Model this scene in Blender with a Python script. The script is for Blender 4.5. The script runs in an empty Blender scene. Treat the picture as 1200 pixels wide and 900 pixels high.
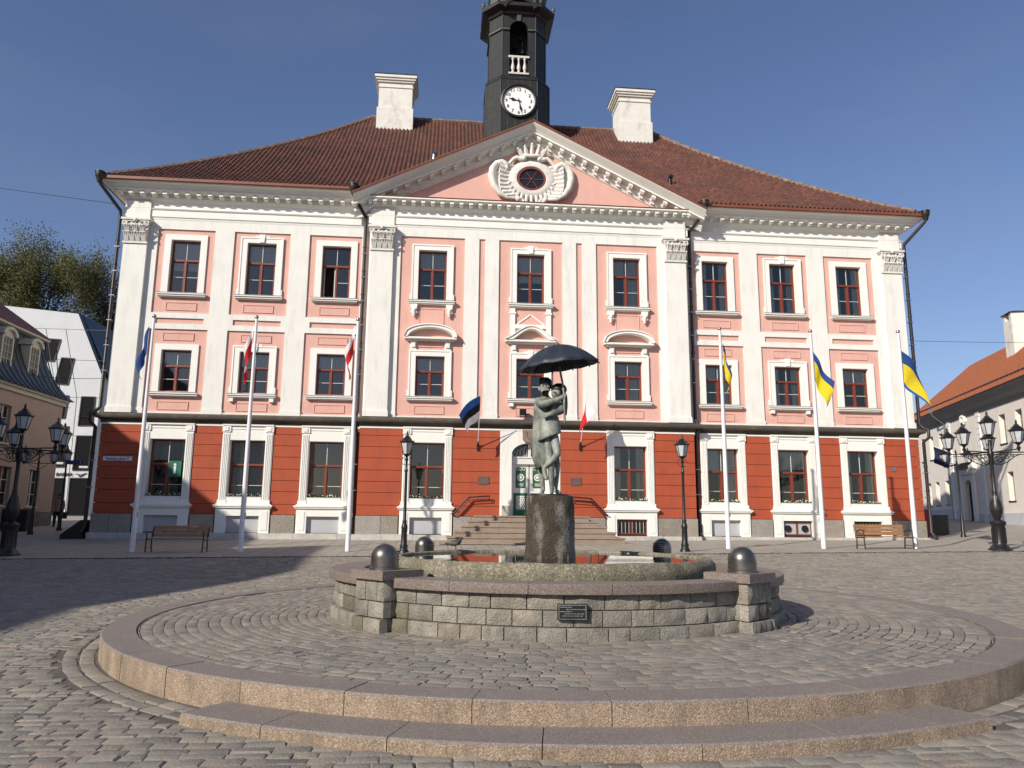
import bpy, math, random
import numpy as np
from mathutils import Vector, Matrix
R=math.radians; PI=math.pi
random.seed(7); rng=np.random.default_rng(7)
scene=bpy.context.scene; COL=scene.collection

# ---------------------------------------------------------------- ground height
_Y=[-400,-60,-33,-27,-22,-18,-14,-8,-3,-.3,6,12,26,60,500]
_Z=[-2.2,-1.9,-1.20,-1.075,-1.03,-.92,-.79,-.46,-.33,-.2,0,.2,.75,1.6,1.6]
_T=[.006,.006,.006,.006,.007,.008,.012,.012,.006,.005,.0,.0,.0,.0,.0]
def gz(x,y):
    x=np.asarray(x,float); y=np.asarray(y,float)
    return np.interp(y,_Y,_Z)+np.interp(y,_Y,_T)*(np.clip(x,-20,20)+1.9)+np.clip((x-16)/14,0,1)*np.clip((y+8)/14,0,1)*.45

# ---------------------------------------------------------------- mesh builder
class M:
    def __init__(s): s.v=[]; s.f=[]; s.mi=[]; s.c=[]; s.hascol=False
    def add(s,vs,fs,mi=0,col=None):
        o=len(s.v); s.v.extend([tuple(map(float,a)) for a in vs]); s.f.extend([tuple(o+i for i in f) for f in fs]); s.mi.extend([mi]*len(fs))
        if col is not None: s.hascol=True
        s.c.extend([col or (1,1,1)]*len(vs)); return s
    def box(s,x0,x1,y0,y1,z0,z1,mi=0,col=None):
        if x0>x1: x0,x1=x1,x0
        if y0>y1: y0,y1=y1,y0
        if z0>z1: z0,z1=z1,z0
        return s.add([(x0,y0,z0),(x1,y0,z0),(x1,y1,z0),(x0,y1,z0),(x0,y0,z1),(x1,y0,z1),(x1,y1,z1),(x0,y1,z1)],
          [(0,3,2,1),(4,5,6,7),(0,1,5,4),(1,2,6,5),(2,3,7,6),(3,0,4,7)],mi,col)
    def obox(s,c,ax,ay,az,mi=0,col=None):   # oriented box: centre and half axes
        c=Vector(c);ax=Vector(ax);ay=Vector(ay);az=Vector(az)
        vs=[c+i*ax+j*ay+k*az for k in(-1,1) for j in(-1,1) for i in(-1,1)]
        return s.add(vs,[(0,2,3,1),(4,5,7,6),(0,1,5,4),(1,3,7,5),(3,2,6,7),(2,0,4,6)],mi,col)
    def beam(s,a,b,w,h,mi=0,up=(0,0,1)):
        a=Vector(a);b=Vector(b);d=(b-a); L=d.length; d.normalize(); u=Vector(up)
        if abs(d.dot(u))>.98: u=Vector((1,0,0))
        r=d.cross(u).normalized(); u=r.cross(d)
        return s.obox((a+b)/2,d*L/2,r*w/2,u*h/2,mi)
    def prism(s,poly,y0,y1,mi=0,axis='y',col=None):  # polygon in XZ (axis y) / YZ (axis x) / XY (axis z)
        n=len(poly)
        def P(a,b,t): return {'y':(a,t,b),'x':(t,a,b),'z':(a,b,t)}[axis]
        vs=[P(a,b,y0) for a,b in poly]+[P(a,b,y1) for a,b in poly]
        fs=[tuple(range(n)),tuple(range(2*n-1,n-1,-1))]+[(i,i+n,(i+1)%n+n,(i+1)%n) for i in range(n)]
        return s.add(vs,fs,mi,col)
    def tube(s,pts,r,seg=8,mi=0,cap=True):
        pts=[Vector(p) for p in pts]; n=len(pts); rs=r if isinstance(r,(list,tuple)) else [r]*n
        vs=[];prev=None
        for i,p in enumerate(pts):
            d=(pts[min(i+1,n-1)]-pts[max(i-1,0)]).normalized()
            if prev is None:
                u=Vector((0,0,1)) if abs(d.z)<.9 else Vector((1,0,0)); a=d.cross(u).normalized()
            else: a=(prev-d*prev.dot(d)).normalized()
            prev=a; b=d.cross(a)
            for k in range(seg):
                t=2*PI*k/seg; vs.append(p+(a*math.cos(t)+b*math.sin(t))*rs[i])
        fs=[(i*seg+k,i*seg+(k+1)%seg,(i+1)*seg+(k+1)%seg,(i+1)*seg+k) for i in range(n-1) for k in range(seg)]
        if cap: fs+= [tuple(range(seg))[::-1],tuple(range((n-1)*seg,n*seg))]
        return s.add(vs,fs,mi)
    def lathe(s,prof,c=(0,0,0),seg=24,mi=0,a0=0,a1=2*PI,sx=1,sy=1,closed=False,rot=0):
        full=abs(a1-a0-2*PI)<1e-6; n=seg if full else seg+1; vs=[]
        for r,z in prof:
            for k in range(n):
                t=a0+(a1-a0)*k/seg+rot; vs.append((c[0]+r*math.cos(t)*sx,c[1]+r*math.sin(t)*sy,c[2]+z))
        m=len(prof); fs=[]
        for i in range(m if closed else m-1):
            j=(i+1)%m
            for k in range(seg):
                k2=(k+1)%n if full else k+1
                fs.append((i*n+k,i*n+k2,j*n+k2,j*n+k))
        if not closed and full:
            if prof[0][0]>1e-4: fs.append(tuple(range(n))[::-1])
            if prof[-1][0]>1e-4: fs.append(tuple(range((m-1)*n,m*n)))
        return s.add(vs,fs,mi)
    def sphere(s,c,r,seg=12,mi=0,sx=1,sy=1,sz=1):
        k=max(5,seg//2); prof=[(max(r*math.sin(PI*i/k),1e-5),-r*math.cos(PI*i/k)*sz) for i in range(k+1)]
        return s.lathe(prof,c,seg,mi,sx=sx,sy=sy)
    def sweep(s,prof,path,closed=False,mi=0,mis=None):
        # prof (o outward, z); path [(x,y)]; outward is to the RIGHT of travel direction
        n=len(path); P=[Vector((a,b)) for a,b in path]; offs=[]
        for i in range(n):
            if closed: a=P[i]-P[i-1]; b=P[(i+1)%n]-P[i]
            else: a=P[i]-P[i-1] if i>0 else P[1]-P[0]; b=P[i+1]-P[i] if i<n-1 else P[-1]-P[-2]
            a.normalize(); b.normalize(); na=Vector((a.y,-a.x)); nb=Vector((b.y,-b.x)); m=(na+nb); 
            if m.length<1e-6: m=na
            m.normalize(); offs.append(m/max(.2,m.dot(na)))
        vs=[(P[i].x+offs[i].x*o,P[i].y+offs[i].y*o,z) for i in range(n) for o,z in prof]; k=len(prof)
        for i in range(n if closed else n-1):
            j=(i+1)%n
            for q in range(k-1):
                pass
        fs=[(i*k+q,((i+1)%n)*k+q,((i+1)%n)*k+q+1,i*k+q+1) for i in range(n if closed else n-1) for q in range(k-1)]
        o=len(s.v); s.add(vs,fs,mi)
        if mis: 
            base=len(s.mi)-len(fs)
            for i in range(len(fs)): s.mi[base+i]=mis[i%(k-1)]
        return s
    def merge(s,o,mat=None):
        vs=[Vector(v) for v in o.v]; 
        if mat is not None: vs=[mat@v for v in vs]
        k=len(s.v); s.v.extend([tuple(v) for v in vs]); s.f.extend([tuple(k+i for i in f) for f in o.f]); s.mi.extend(o.mi); s.c.extend(o.c); s.hascol|=o.hascol; return s
    def build(s,name,mats,parent=None,smooth=32,loc=None,rotz=0):
        me=bpy.data.meshes.new(name); me.from_pydata(s.v,[],s.f)
        mats=mats if isinstance(mats,(list,tuple)) else [mats]
        for m in mats: me.materials.append(m)
        if len(mats)>1: me.polygons.foreach_set('material_index',s.mi)
        if s.hascol:
            at=me.color_attributes.new('Col','FLOAT_COLOR','POINT')
            a=np.ones((len(s.v),4),dtype=np.float32); a[:,:3]=np.array(s.c,dtype=np.float32); at.data.foreach_set('color',a.ravel())
        if smooth:
            me.polygons.foreach_set('use_smooth',[True]*len(s.f))
            try: me.set_sharp_from_angle(angle=R(smooth))
            except Exception: pass
        me.update()
        return link(name,me,parent,loc,rotz)
def link(name,me,parent=None,loc=None,rotz=0):
    o=bpy.data.objects.new(name,me); COL.objects.link(o)
    if parent is not None: o.parent=parent
    if loc is not None: o.location=loc
    if rotz: o.rotation_euler=(0,0,rotz)
    return o
def thing(name,label,cat,loc=(0,0,0),rotz=0,group=None):
    o=bpy.data.objects.new(name,None); COL.objects.link(o); o.empty_display_size=.2
    o.location=loc; o.rotation_euler=(0,0,rotz); o['label']=label; o['category']=cat
    if group: o['group']=group
    return o
def tag(o,label,cat,group=None):
    o['label']=label; o['category']=cat
    if group: o['group']=group
    return o
def kind(o,k='structure',label=None):
    o['kind']=k
    if label: o['label']=label
    return o
def kids(o): return [c for c in bpy.data.objects if c.parent==o]
def copytree(o,parent=None,loc=None,rotz=None,label=None):
    ch=kids(o); c=o.copy(); COL.objects.link(c); c.parent=parent
    if loc is not None: c.location=loc
    if rotz is not None: c.rotation_euler=(0,0,rotz)
    if label: c['label']=label
    for k in ch: copytree(k,c)
    return c
def text_geo(body,size,extrude=.004,align='CENTER',bold=0):
    cu=bpy.data.curves.new('lettering','FONT'); cu.body=body; cu.size=size; cu.extrude=extrude; cu.align_x=align; cu.align_y='CENTER'; cu.offset=bold; cu.resolution_u=3
    ob=bpy.data.objects.new('lettering_tmp',cu); COL.objects.link(ob)
    dg=bpy.context.evaluated_depsgraph_get(); dg.update(); me=bpy.data.meshes.new_from_object(ob.evaluated_get(dg))
    vs=[tuple(v.co) for v in me.vertices]; fs=[tuple(p.vertices) for p in me.polygons]
    bpy.data.objects.remove(ob); bpy.data.meshes.remove(me); bpy.data.curves.remove(cu)
    return vs,fs
def text_xz(m,body,size,x,y,z,mi=0,bold=0,rot=0,extrude=.004):   # upright text facing -Y
    vs,fs=text_geo(body,size,extrude,bold=bold); c,s_=math.cos(rot),math.sin(rot)
    m.add([(x+a*c-b*s_,y-d,z+a*s_+b*c) for a,b,d in vs],fs,mi)

# ---------------------------------------------------------------- materials
def nt(name):
    m=bpy.data.materials.new(name); m.use_nodes=True; t=m.node_tree; t.nodes.clear()
    out=t.nodes.new('ShaderNodeOutputMaterial'); b=t.nodes.new('ShaderNodeBsdfPrincipled'); t.links.new(b.outputs[0],out.inputs[0])
    return m,t,b,out
def N(t,typ,**kw):
    n=t.nodes.new(typ)
    for k,v in kw.items(): setattr(n,k,v)
    return n
def mixc(t,fac,a,b,mode='MIX'):
    n=N(t,'ShaderNodeMix',data_type='RGBA',blend_type=mode)
    for i,x in ((0,fac),(6,a),(7,b)):
        if hasattr(x,'is_output') or hasattr(x,'links'): t.links.new(x,n.inputs[i])
        elif isinstance(x,(int,float)): n.inputs[i].default_value=x
        else: n.inputs[i].default_value=(*x,1)
    return n.outputs[2]
def noise(t,co,scale,detail=4,rough=.55,sc3=None):
    n=N(t,'ShaderNodeTexNoise'); n.inputs['Scale'].default_value=scale; n.inputs['Detail'].default_value=detail; n.inputs['Roughness'].default_value=rough
    if sc3:
        mp=N(t,'ShaderNodeMapping'); mp.inputs['Scale'].default_value=sc3; t.links.new(co,mp.inputs[0]); co=mp.outputs[0]
    t.links.new(co,n.inputs['Vector']); return n.outputs['Fac']
def ramp(t,fac,lo,hi,a=0,b=1):
    n=N(t,'ShaderNodeMapRange'); n.inputs[1].default_value=lo; n.inputs[2].default_value=hi; n.inputs[3].default_value=a; n.inputs[4].default_value=b; t.links.new(fac,n.inputs[0]); return n.outputs[0]
def mat(name,col,rough=.7,var=.12,scale=3,fine=40,bump=.15,bdist=.01,metal=0,stain=None,stain_amt=.5,stain_sc=(1,1,.35),stain_scale=1.2,attr=False,spec=.5,speck=None,speck_sc=160,sthr=(.55,.75)):
    m,t,b,out=nt(name); tc=N(t,'ShaderNodeTexCoord'); co=tc.outputs['Object']
    c1=tuple(max(0,x*(1-var)) for x in col); c2=tuple(min(1,x*(1+var)) for x in col)
    c=mixc(t,ramp(t,noise(t,co,scale),.3,.7),c1,c2)
    if attr:
        a=N(t,'ShaderNodeAttribute',attribute_name='Col'); c=mixc(t,1,c,a.outputs['Color'],'MULTIPLY')
    nf=noise(t,co,fine,6,.65)
    c=mixc(t,ramp(t,nf,.3,.7,0,var*1.5),c,tuple(x*.6 for x in col))
    if speck:
        v=N(t,'ShaderNodeTexVoronoi'); v.inputs['Scale'].default_value=speck_sc; t.links.new(co,v.inputs['Vector'])
        sp=N(t,'ShaderNodeSeparateColor'); t.links.new(v.outputs['Color'],sp.inputs[0])
        c=mixc(t,ramp(t,sp.outputs[0],.62,.8,0,.75),c,speck[0]); c=mixc(t,ramp(t,sp.outputs[1],.75,.9,0,.75),c,speck[1])
    if stain:
        s_=noise(t,co,stain_scale,7,.68,stain_sc); c=mixc(t,ramp(t,s_,sthr[0],sthr[1],0,stain_amt),c,stain)
    t.links.new(c,b.inputs['Base Color']); b.inputs['Roughness'].default_value=rough; b.inputs['Metallic'].default_value=metal
    b.inputs['Specular IOR Level'].default_value=spec
    if bump:
        bp_=N(t,'ShaderNodeBump'); bp_.inputs['Strength'].default_value=bump; bp_.inputs['Distance'].default_value=bdist; t.links.new(nf,bp_.inputs['Height']); t.links.new(bp_.outputs[0],b.inputs['Normal'])
    return m
W={}
W['white']=mat('white_plaster',(.77,.76,.70),.85,.035,1.2,30,.25,.012,stain=(.43,.41,.36),stain_amt=.45,stain_sc=(2.6,1,.4),stain_scale=1.6,sthr=(.50,.80))
W['whitetrim']=mat('white_painted_trim',(.80,.79,.73),.75,.03,2,50,.15,.006,stain=(.45,.43,.38),stain_amt=.3,sthr=(.55,.8))
W['ornament']=mat('weathered_ornament_plaster',(.72,.70,.64),.9,.08,6,50,.4,.015,stain=(.34,.32,.28),stain_amt=.4,stain_sc=(1,1,1),stain_scale=5,sthr=(.5,.7))
W['pink']=mat('pink_plaster',(.685,.40,.33),.88,.04,1.5,35,.25,.012,stain=(.47,.26,.20),stain_amt=.5,stain_sc=(1.8,1,.5),stain_scale=1.7,sthr=(.50,.8))
W['red']=mat('red_plaster',(.385,.073,.027),.78,.07,1.2,35,.25,.01,stain=(.22,.05,.03),stain_amt=.6,stain_sc=(1.6,1,.4),stain_scale=1.8,sthr=(.48,.78))
W['groove']=mat('red_groove',(.16,.03,.018),.9,.1)
W['plinth']=mat('granite_plinth',(.29,.265,.23),.8,.2,1.6,60,.3,.01,attr=True,speck=((.42,.38,.34),(.13,.12,.11)),speck_sc=60,stain=(.22,.17,.10),stain_amt=.5,stain_sc=(1,1,1))
W['basestone']=mat('pale_base_stone',(.50,.48,.43),.85,.15,3,40,.4,.02,stain=(.2,.18,.15),stain_amt=.6,stain_sc=(1,1,1))
W['string']=mat('weathered_string_course',(.10,.082,.064),.9,.3,2.5,30,.4,.02,stain=(.06,.055,.045),stain_amt=.8,stain_sc=(.6,1,1),sthr=(.45,.65))
W['greyinfill']=mat('grey_infill_panel',(.42,.43,.44),.8,.05,1,30,.1)
W['copper']=mat('red_painted_metal',(.20,.065,.035),.5,.15,2,40,.1,.004,stain=(.08,.035,.02),stain_amt=.5,stain_sc=(1,1,1))
W['black']=mat('black_iron',(.012,.012,.013),.42,.2,8,60,.15,.003)
W['pipe']=mat('black_pipe',(.022,.018,.016),.45,.3,3,40,.2,.004,stain=(.09,.06,.045),stain_amt=.6,stain_scale=2.5)
W['frame']=mat('red_brown_frame',(.20,.042,.022),.5,.1,6,60,.1,.003)
W['bar']=mat('white_glazing_bar',(.6,.57,.52),.6,.05)
W['tile']=mat('clay_roof_tile',(.125,.047,.031),.85,.2,2.5,30,.3,.01,attr=True,stain=(.045,.028,.022),stain_amt=.8,stain_sc=(1,1,1),stain_scale=.6,sthr=(.45,.75))
W['ridge']=mat('mortared_ridge_tile',(.22,.15,.11),.9,.3,4,30,.4,.02,stain=(.4,.37,.33),stain_amt=.6,stain_sc=(1,1,1),stain_scale=4)
W['chim']=mat('chimney_plaster',(.72,.70,.64),.9,.05,2,30,.4,.015,stain=(.36,.32,.22),stain_amt=.6,stain_sc=(1,1,.7),stain_scale=1.6,sthr=(.52,.72))
W['sheet']=mat('green_black_sheet_metal',(.012,.013,.011),.5,.2,2,30,.1,.004,stain=(.05,.053,.043),stain_amt=.5,stain_sc=(1,1,.3))
W['seam']=mat('worn_metal_seam',(.09,.095,.08),.5,.2)
W['patina']=mat('patina_metal',(.07,.08,.065),.55,.2,3)
W['dark']=mat('dark_interior',(.02,.02,.02),.9,.2)
W['room']=mat('room_wall',(.16,.15,.13),.9,.1)
W['curtain']=mat('white_curtain',(.62,.62,.58),.9,.05,20)
W['dial']=mat('clock_dial',(.82,.82,.80),.45,.02)
W['green']=mat('green_door_paint',(.018,.10,.045),.5,.1,5)
W['doorwhite']=mat('white_door_paint',(.70,.69,.63),.5,.04,5)
W['granite']=mat('flamed_granite_top',(.195,.162,.135),.82,.1,2.5,90,.3,.006,speck=((.34,.29,.27),(.12,.10,.095)),speck_sc=150,stain=(.15,.125,.12),stain_amt=.4,stain_sc=(1,1,1))
W['granside']=mat('rough_granite_side',(.33,.24,.17),.9,.2,3,70,.9,.015,speck=((.5,.42,.31),(.15,.11,.075)),speck_sc=120,stain=(.12,.10,.07),stain_amt=.75,stain_sc=(1.6,1.6,.6),stain_scale=2.2,sthr=(.45,.72))
W['stepstone']=mat('step_granite',(.30,.225,.165),.85,.15,2,60,.4,.01,speck=((.42,.35,.28),(.14,.11,.09)),speck_sc=110,stain=(.14,.11,.08),stain_amt=.5,stain_sc=(1,1,1))
W['stone']=mat('rock_faced_fountain_stone',(.37,.345,.30),.9,.22,7,38,1.0,.045,attr=True,stain=(.13,.12,.085),stain_amt=.75,stain_sc=(1,1,.7),stain_scale=1.5,sthr=(.48,.72))
W['mortar']=mat('dark_mortar',(.07,.068,.055),.95,.3,6)
W['coping']=mat('brown_granite_coping',(.16,.13,.108),.55,.1,2,90,.2,.004,speck=((.36,.29,.26),(.12,.09,.08)),speck_sc=140,spec=.5)
W['basin']=mat('mossy_basin_concrete',(.285,.255,.19),.95,.25,3,40,1.0,.03,speck=((.45,.41,.30),(.13,.12,.07)),speck_sc=45,stain=(.12,.105,.06),stain_amt=.85,stain_sc=(1,1,.5),stain_scale=1.8,sthr=(.42,.66))
W['basinin']=mat('wet_basin_inside',(.05,.045,.03),.5,.3,3)
W['pedestal']=mat('wet_mossy_pedestal',(.085,.066,.042),.6,.5,5,35,1.0,.05,stain=(.36,.35,.30),stain_amt=.9,stain_sc=(1,1,.45),stain_scale=2.3,sthr=(.50,.64))
W['bronze']=mat('patinated_bronze',(.32,.335,.29),.62,.25,6,40,.5,.008,metal=.1,stain=(.035,.045,.04),stain_amt=.8,stain_sc=(1,1,.6),stain_scale=4,sthr=(.42,.62))
W['bronzedark']=mat('dark_bronze',(.028,.035,.034),.42,.3,6,40,.4,.006,metal=.5)
W['umbrella']=mat('blue_black_umbrella_bronze',(.035,.042,.055),.5,.35,5,40,.3,.004,metal=.25)
W['dome']=mat('polished_dark_metal',(.20,.19,.175),.36,.35,5,30,.12,.004,metal=.85)
W['pole']=mat('white_pole_paint',(.78,.78,.77),.35,.03,3)
W['steel']=mat('steel',(.45,.45,.46),.3,.1,metal=.9)
W['wood']=mat('varnished_slat_wood',(.30,.165,.075),.55,.25,6,60,.3,.004,stain=(.12,.06,.03),stain_amt=.6,stain_sc=(.3,6,6),stain_scale=4)
W['soil']=mat('soil',(.05,.035,.02),.95)
W['leaf']=mat('flower_box_leaves',(.045,.09,.025),.6,.4,25)
W['petal']=mat('white_petals',(.8,.78,.7),.7,.05)
W['frost']=mat('frosted_lamp_glass',(.50,.52,.52),.35,.1,5,20,0)
def glass():
    m,t,b,out=nt('window_glass'); t.nodes.remove(b)
    tr=N(t,'ShaderNodeBsdfTransparent'); tr.inputs[0].default_value=(.80,.83,.82,1)
    g=N(t,'ShaderNodeBsdfGlossy'); g.inputs['Roughness'].default_value=.03; g.inputs[0].default_value=(.95,.90,.80,1)
    fr=N(t,'ShaderNodeFresnel'); fr.inputs[0].default_value=1.55
    tc=N(t,'ShaderNodeTexCoord'); bp_=N(t,'ShaderNodeBump'); bp_.inputs['Strength'].default_value=.05; bp_.inputs['Distance'].default_value=.01
    t.links.new(noise(t,tc.outputs['Object'],1.3,2),bp_.inputs['Height']); t.links.new(bp_.outputs[0],g.inputs['Normal'])
    mx=N(t,'ShaderNodeMixShader'); ad=N(t,'ShaderNodeMath',operation='MULTIPLY_ADD'); ad.inputs[1].default_value=1.6; ad.inputs[2].default_value=.035; t.links.new(fr.outputs[0],ad.inputs[0])
    t.links.new(ad.outputs[0],mx.inputs[0]); t.links.new(tr.outputs[0],mx.inputs[1]); t.links.new(g.outputs[0],mx.inputs[2]); t.links.new(mx.outputs[0],out.inputs[0]); return m
W['glass']=glass()
def darkglass():
    m,t,b,out=nt('dark_window_pane'); b.inputs['Base Color'].default_value=(.012,.014,.016,1); b.inputs['Roughness'].default_value=.06; b.inputs['Specular IOR Level'].default_value=.7; return m
W['darkglass']=darkglass()
def cloth(name,col):
    m,t,b,out=nt(name); b.inputs['Base Color'].default_value=(*col,1); b.inputs['Roughness'].default_value=.85
    tl=N(t,'ShaderNodeBsdfTranslucent'); tl.inputs[0].default_value=(*col,1); mx=N(t,'ShaderNodeMixShader'); mx.inputs[0].default_value=.3
    t.links.new(b.outputs[0],mx.inputs[1]); t.links.new(tl.outputs[0],mx.inputs[2]); t.links.new(mx.outputs[0],out.inputs[0]); return m
W['fnavy']=cloth('flag_navy',(.012,.02,.07)); W['fblue']=cloth('flag_blue',(.02,.07,.25)); W['fred']=cloth('flag_red',(.62,.02,.02)); W['fwhite']=cloth('flag_white',(.80,.79,.80)); W['fblack']=cloth('flag_black',(.012,.012,.014)); W['fyellow']=cloth('flag_yellow',(.80,.62,.02)); W['feblue']=cloth('flag_bright_blue',(.02,.12,.42))
# ================================================================= TOWN HALL
hall=thing('town_hall','large three-storey pink and white town hall with red ground floor, pediment and clock tower','building',(0,0,0))
def grid_wall(m,x0,x1,z0,z1,holes,y0,y1,mi=0):
    xs=sorted({x0,x1,*[h[i] for h in holes for i in(0,1) if x0<h[i]<x1]}); zs=sorted({z0,z1,*[h[i] for h in holes for i in(2,3) if z0<h[i]<z1]})
    for a,b in zip(xs,xs[1:]):
        run=None
        for c,d in zip(zs,zs[1:]):
            cx,cz=(a+b)/2,(c+d)/2
            if not any(h[0]<cx<h[1] and h[2]<cz<h[3] for h in holes):
                if run: run=(run[0],d)
                else: run=(c,d)
            else:
                if run: m.box(a,b,y0,y1,run[0],run[1],mi); run=None
        if run: m.box(a,b,y0,y1,run[0],run[1],mi)
WX=[15.27,12.0,8.72]; CX=4.42; OW=.63; SW=.91
# window openings: upper row, lower row, ground
def opens(xs,y,up=(10.25,12.67),lo=(5.87,7.71),gr=(1.32,3.86)):
    u=[(x-OW,x+OW,*up) for x in xs]; l=[(x-OW,x+OW,*lo) for x in xs]; g=[(x-.73,x+.73,*gr) for x in xs]; return u,l,g
pink=M(); white=M(); red=M(); plin=M(); panels=[]
def frame_line(m,x0,x1,z0,z1,y,t=.035,d=.02):   # thin raised moulding round a field, open recess look
    m.box(x0-t,x1+t,y-d,y,z1,z1+t); m.box(x0-t,x1+t,y-d,y,z0-t,z0); m.box(x0-t,x0,y-d,y,z0,z1); m.box(x1,x1+t,y-d,y,z0,z1)
for s in (-1,1):
    xs=[s*x for x in WX]
    u,l,g=opens(xs,0)
    lo_,hi_=(-17.95,-7.25) if s<0 else (7.25,17.95)
    grid_wall(pink,lo_,hi_,4.9,13.2,u+l,.07,.45)
    # white order grid with pink fields cut out
    fields=[]
    for x in WX:
        a,b=x-1.22,x+1.22
        if x==8.72: a=7.62
        if s<0: a,b=-b,-a
        fields+= [(a,b,5.02,8.62),(a,b,9.34,13.15)]
        fields+= [(s*x-1.02,s*x+1.02,8.86,9.11)]
    grid_wall(white,lo_,hi_,4.93,13.66,fields,-.002,.069)
    # plain foot blocks of the flat pilasters
    for a,b in ((16.45,16.85),(13.2,14.05),(9.93,10.8)):
        a,b=(s*a,s*b) if s>0 else (s*b,s*a); white.box(a-.012,b+.012,-.03,0,4.93,5.16)
    # ground storey red wall: courses
    zc=[.76,1.19,1.72,2.18,2.66,3.17,3.65,4.13,4.56]
    gh=[(x-1.06,x+1.06,0,4.56) for x in xs]
    grid_wall(red,lo_-(.0),hi_,.7,4.6,[(x-.80,x+.80,.7,3.95) for x in xs],.03,.45,1)
    for z0,z1 in zip(zc,zc[1:]): grid_wall(red,lo_-.06 if s<0 else lo_,hi_ if s<0 else hi_+.06,z0+.009,z1-.009,gh,-.06,.03,0)
    # vertical joints near the pilasters zone
    grid_wall(plin,lo_-.08 if s<0 else lo_,hi_ if s<0 else hi_+.08,-1.2,.74,[(x-.73,x+.73,.02,.75) for x in xs],-.10,.45)
    # recessed panel mouldings
    for x in xs:
        for z0,z1 in ((9.5,9.8),(8.16,8.44),(5.14,5.44)): panels.append((x-.62,x+.62,z0,z1,.07))
# central projection
yR=-.35
u,l,g=opens([-CX,0,CX],yR,up=(10.2,12.53),lo=(5.87,7.67))
grid_wall(pink,-7.25,7.25,4.9,13.2,u+l,yR+.07,.45)
fields=[(-5.86,-3.0,5.0,13.15),(-2.35,-2.08,5.0,13.15),(-1.45,1.45,5.0,13.15),(2.08,2.35,5.0,13.15),(3.0,5.86,5.0,13.15)]
grid_wall(white,-7.25,7.25,4.93,13.66,fields,yR-.002,yR+.069)
for a,b in ((-6.1,-5.86),(-3.0,-2.35),(-2.08,-1.45),(1.45,2.08),(2.35,3.0),(5.86,6.1)): white.box(a-.01,b+.01,yR-.03,yR,4.93,5.16)
zc=[.76,1.19,1.72,2.18,2.66,3.17,3.65,4.13,4.56]
gh=[(x-1.06,x+1.06,0,4.56) for x in (-CX,CX)]+[(-1.32,1.32,0,4.6)]
grid_wall(red,-7.25,7.25,.7,4.6,[(x-.80,x+.80,.7,3.95) for x in (-CX,CX)]+[(-1.32,1.32,0,4.6)],yR+.03,.45,1)
for z0,z1 in zip(zc,zc[1:]): grid_wall(red,-7.31,7.31,z0+.009,z1-.009,gh,yR-.06,yR+.03,0)
grid_wall(plin,-7.33,7.33,-1.2,.74,[(x-.73,x+.73,.02,.75) for x in (-CX,CX)]+[(-1.32,1.32,-1,.75)],yR-.10,.45)
for x in (-CX,0,CX):
    z=5.14; panels.append((x-.62,x+.62,z,z+.3,yR+.07))
for x in (-CX,CX):
    panels.append((x-.52,x+.52,9.15,9.8,yR+.07)); panels.append((x-.5,x+.5,8.1,8.26,yR+.07))
# side and back walls
for s in (-1,1):
    white.box(s*17.95,s*17.55,.45,18.5,4.93,14.6); red.box(s*18.0,s*17.55,.45,18.55,.7,4.6)
white.box(-17.95,17.95,18.1,18.5,4.93,14.6); red.box(-17.95,17.95,18.1,18.55,-.5,4.9)
for s in (-1,1): plin.box(s*18.03,s*17.5,.45,18.5,-1.2,.74)
pink.build('pink_wall_fields',W['pink'],hall,0); white.build('white_wall',W['white'],hall,0)
red.build('red_ground_floor_wall',[W['red'],W['groove']],hall,0)
plin.build('plinth',W['mortar'],hall,0)
def blocks(a,b,y):
    x=a; pb=M()
    while x<b-.05:
        w=min(random.uniform(.7,1.3),b-x); w=b-x if b-x-w<.3 else w; q=random.uniform(.75,1.2); c=random.choice(((1,1,1),(1.1,.98,.9),(.85,.8,.68),(1,.95,.85))); pb.box(x+.008,x+w-.008,y-.045,y+.02,-1.1,.75,0,tuple(q*i for i in c)); x+=w
    pb.build('plinth_blocks',W['plinth'],hall,0)
for s in (-1,1):
    e=[7.35]+[v for k in (8.72,12.0,15.27) for v in (k-1.15,k+1.15)]+[18.03]
    for a,b in zip(e[::2],e[1::2]): 
        if b-a>.1: blocks(*((a,b) if s>0 else (-b,-a)),-.10)
for a,b in ((-7.33,-CX-1.15),(-CX+1.15,-1.32),(1.32,CX-1.15),(CX+1.15,7.33)): blocks(a,b,yR-.10)

for a,b,c,d,y in panels:
    m=M(); m.box(a,b,y-.012,y+.001,c,d); frame_line(m,a,b,c,d,y,.03,.034); m.build('recessed_panel',W['pink'],hall,0)
for a,b,y in ((-18.1,-7.3,0),(7.3,18.1,0)):
    x=a; base=M()
    while x<b-.1:
        w=min(random.uniform(1.1,2.3),b-x); base.box(x+.006,x+w-.006,y-.26+random.uniform(-.015,.015),y-.1,-.9,-.005+random.uniform(-.015,.012)); x+=w
    base.build('base_course',W['basestone'],hall,0)
for a,b in ((-7.45,-3.4),(3.4,7.45)):
    x=a; base=M()
    while x<b-.1:
        w=min(random.uniform(1.0,1.8),b-x); base.box(x+.006,x+w-.006,yR-.26,yR-.1,-.9,-.005+random.uniform(-.015,.012)); x+=w
    base.build('base_course',W['basestone'],hall,0)
inner=M(); inner.box(-17.5,17.5,2.2,2.3,0,14.5)
for z in (4.85,9.3,13.9): inner.box(-17.5,17.5,.46,2.2,z,z+.1)
for x in [-17,-13.6,-10.3,-6.9,-2.4,2.4,6.9,10.3,13.6,17]: inner.box(x-.05,x+.05,.47,2.2,0,14)
inner.build('interior_walls',W['room'],hall,0)
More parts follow.
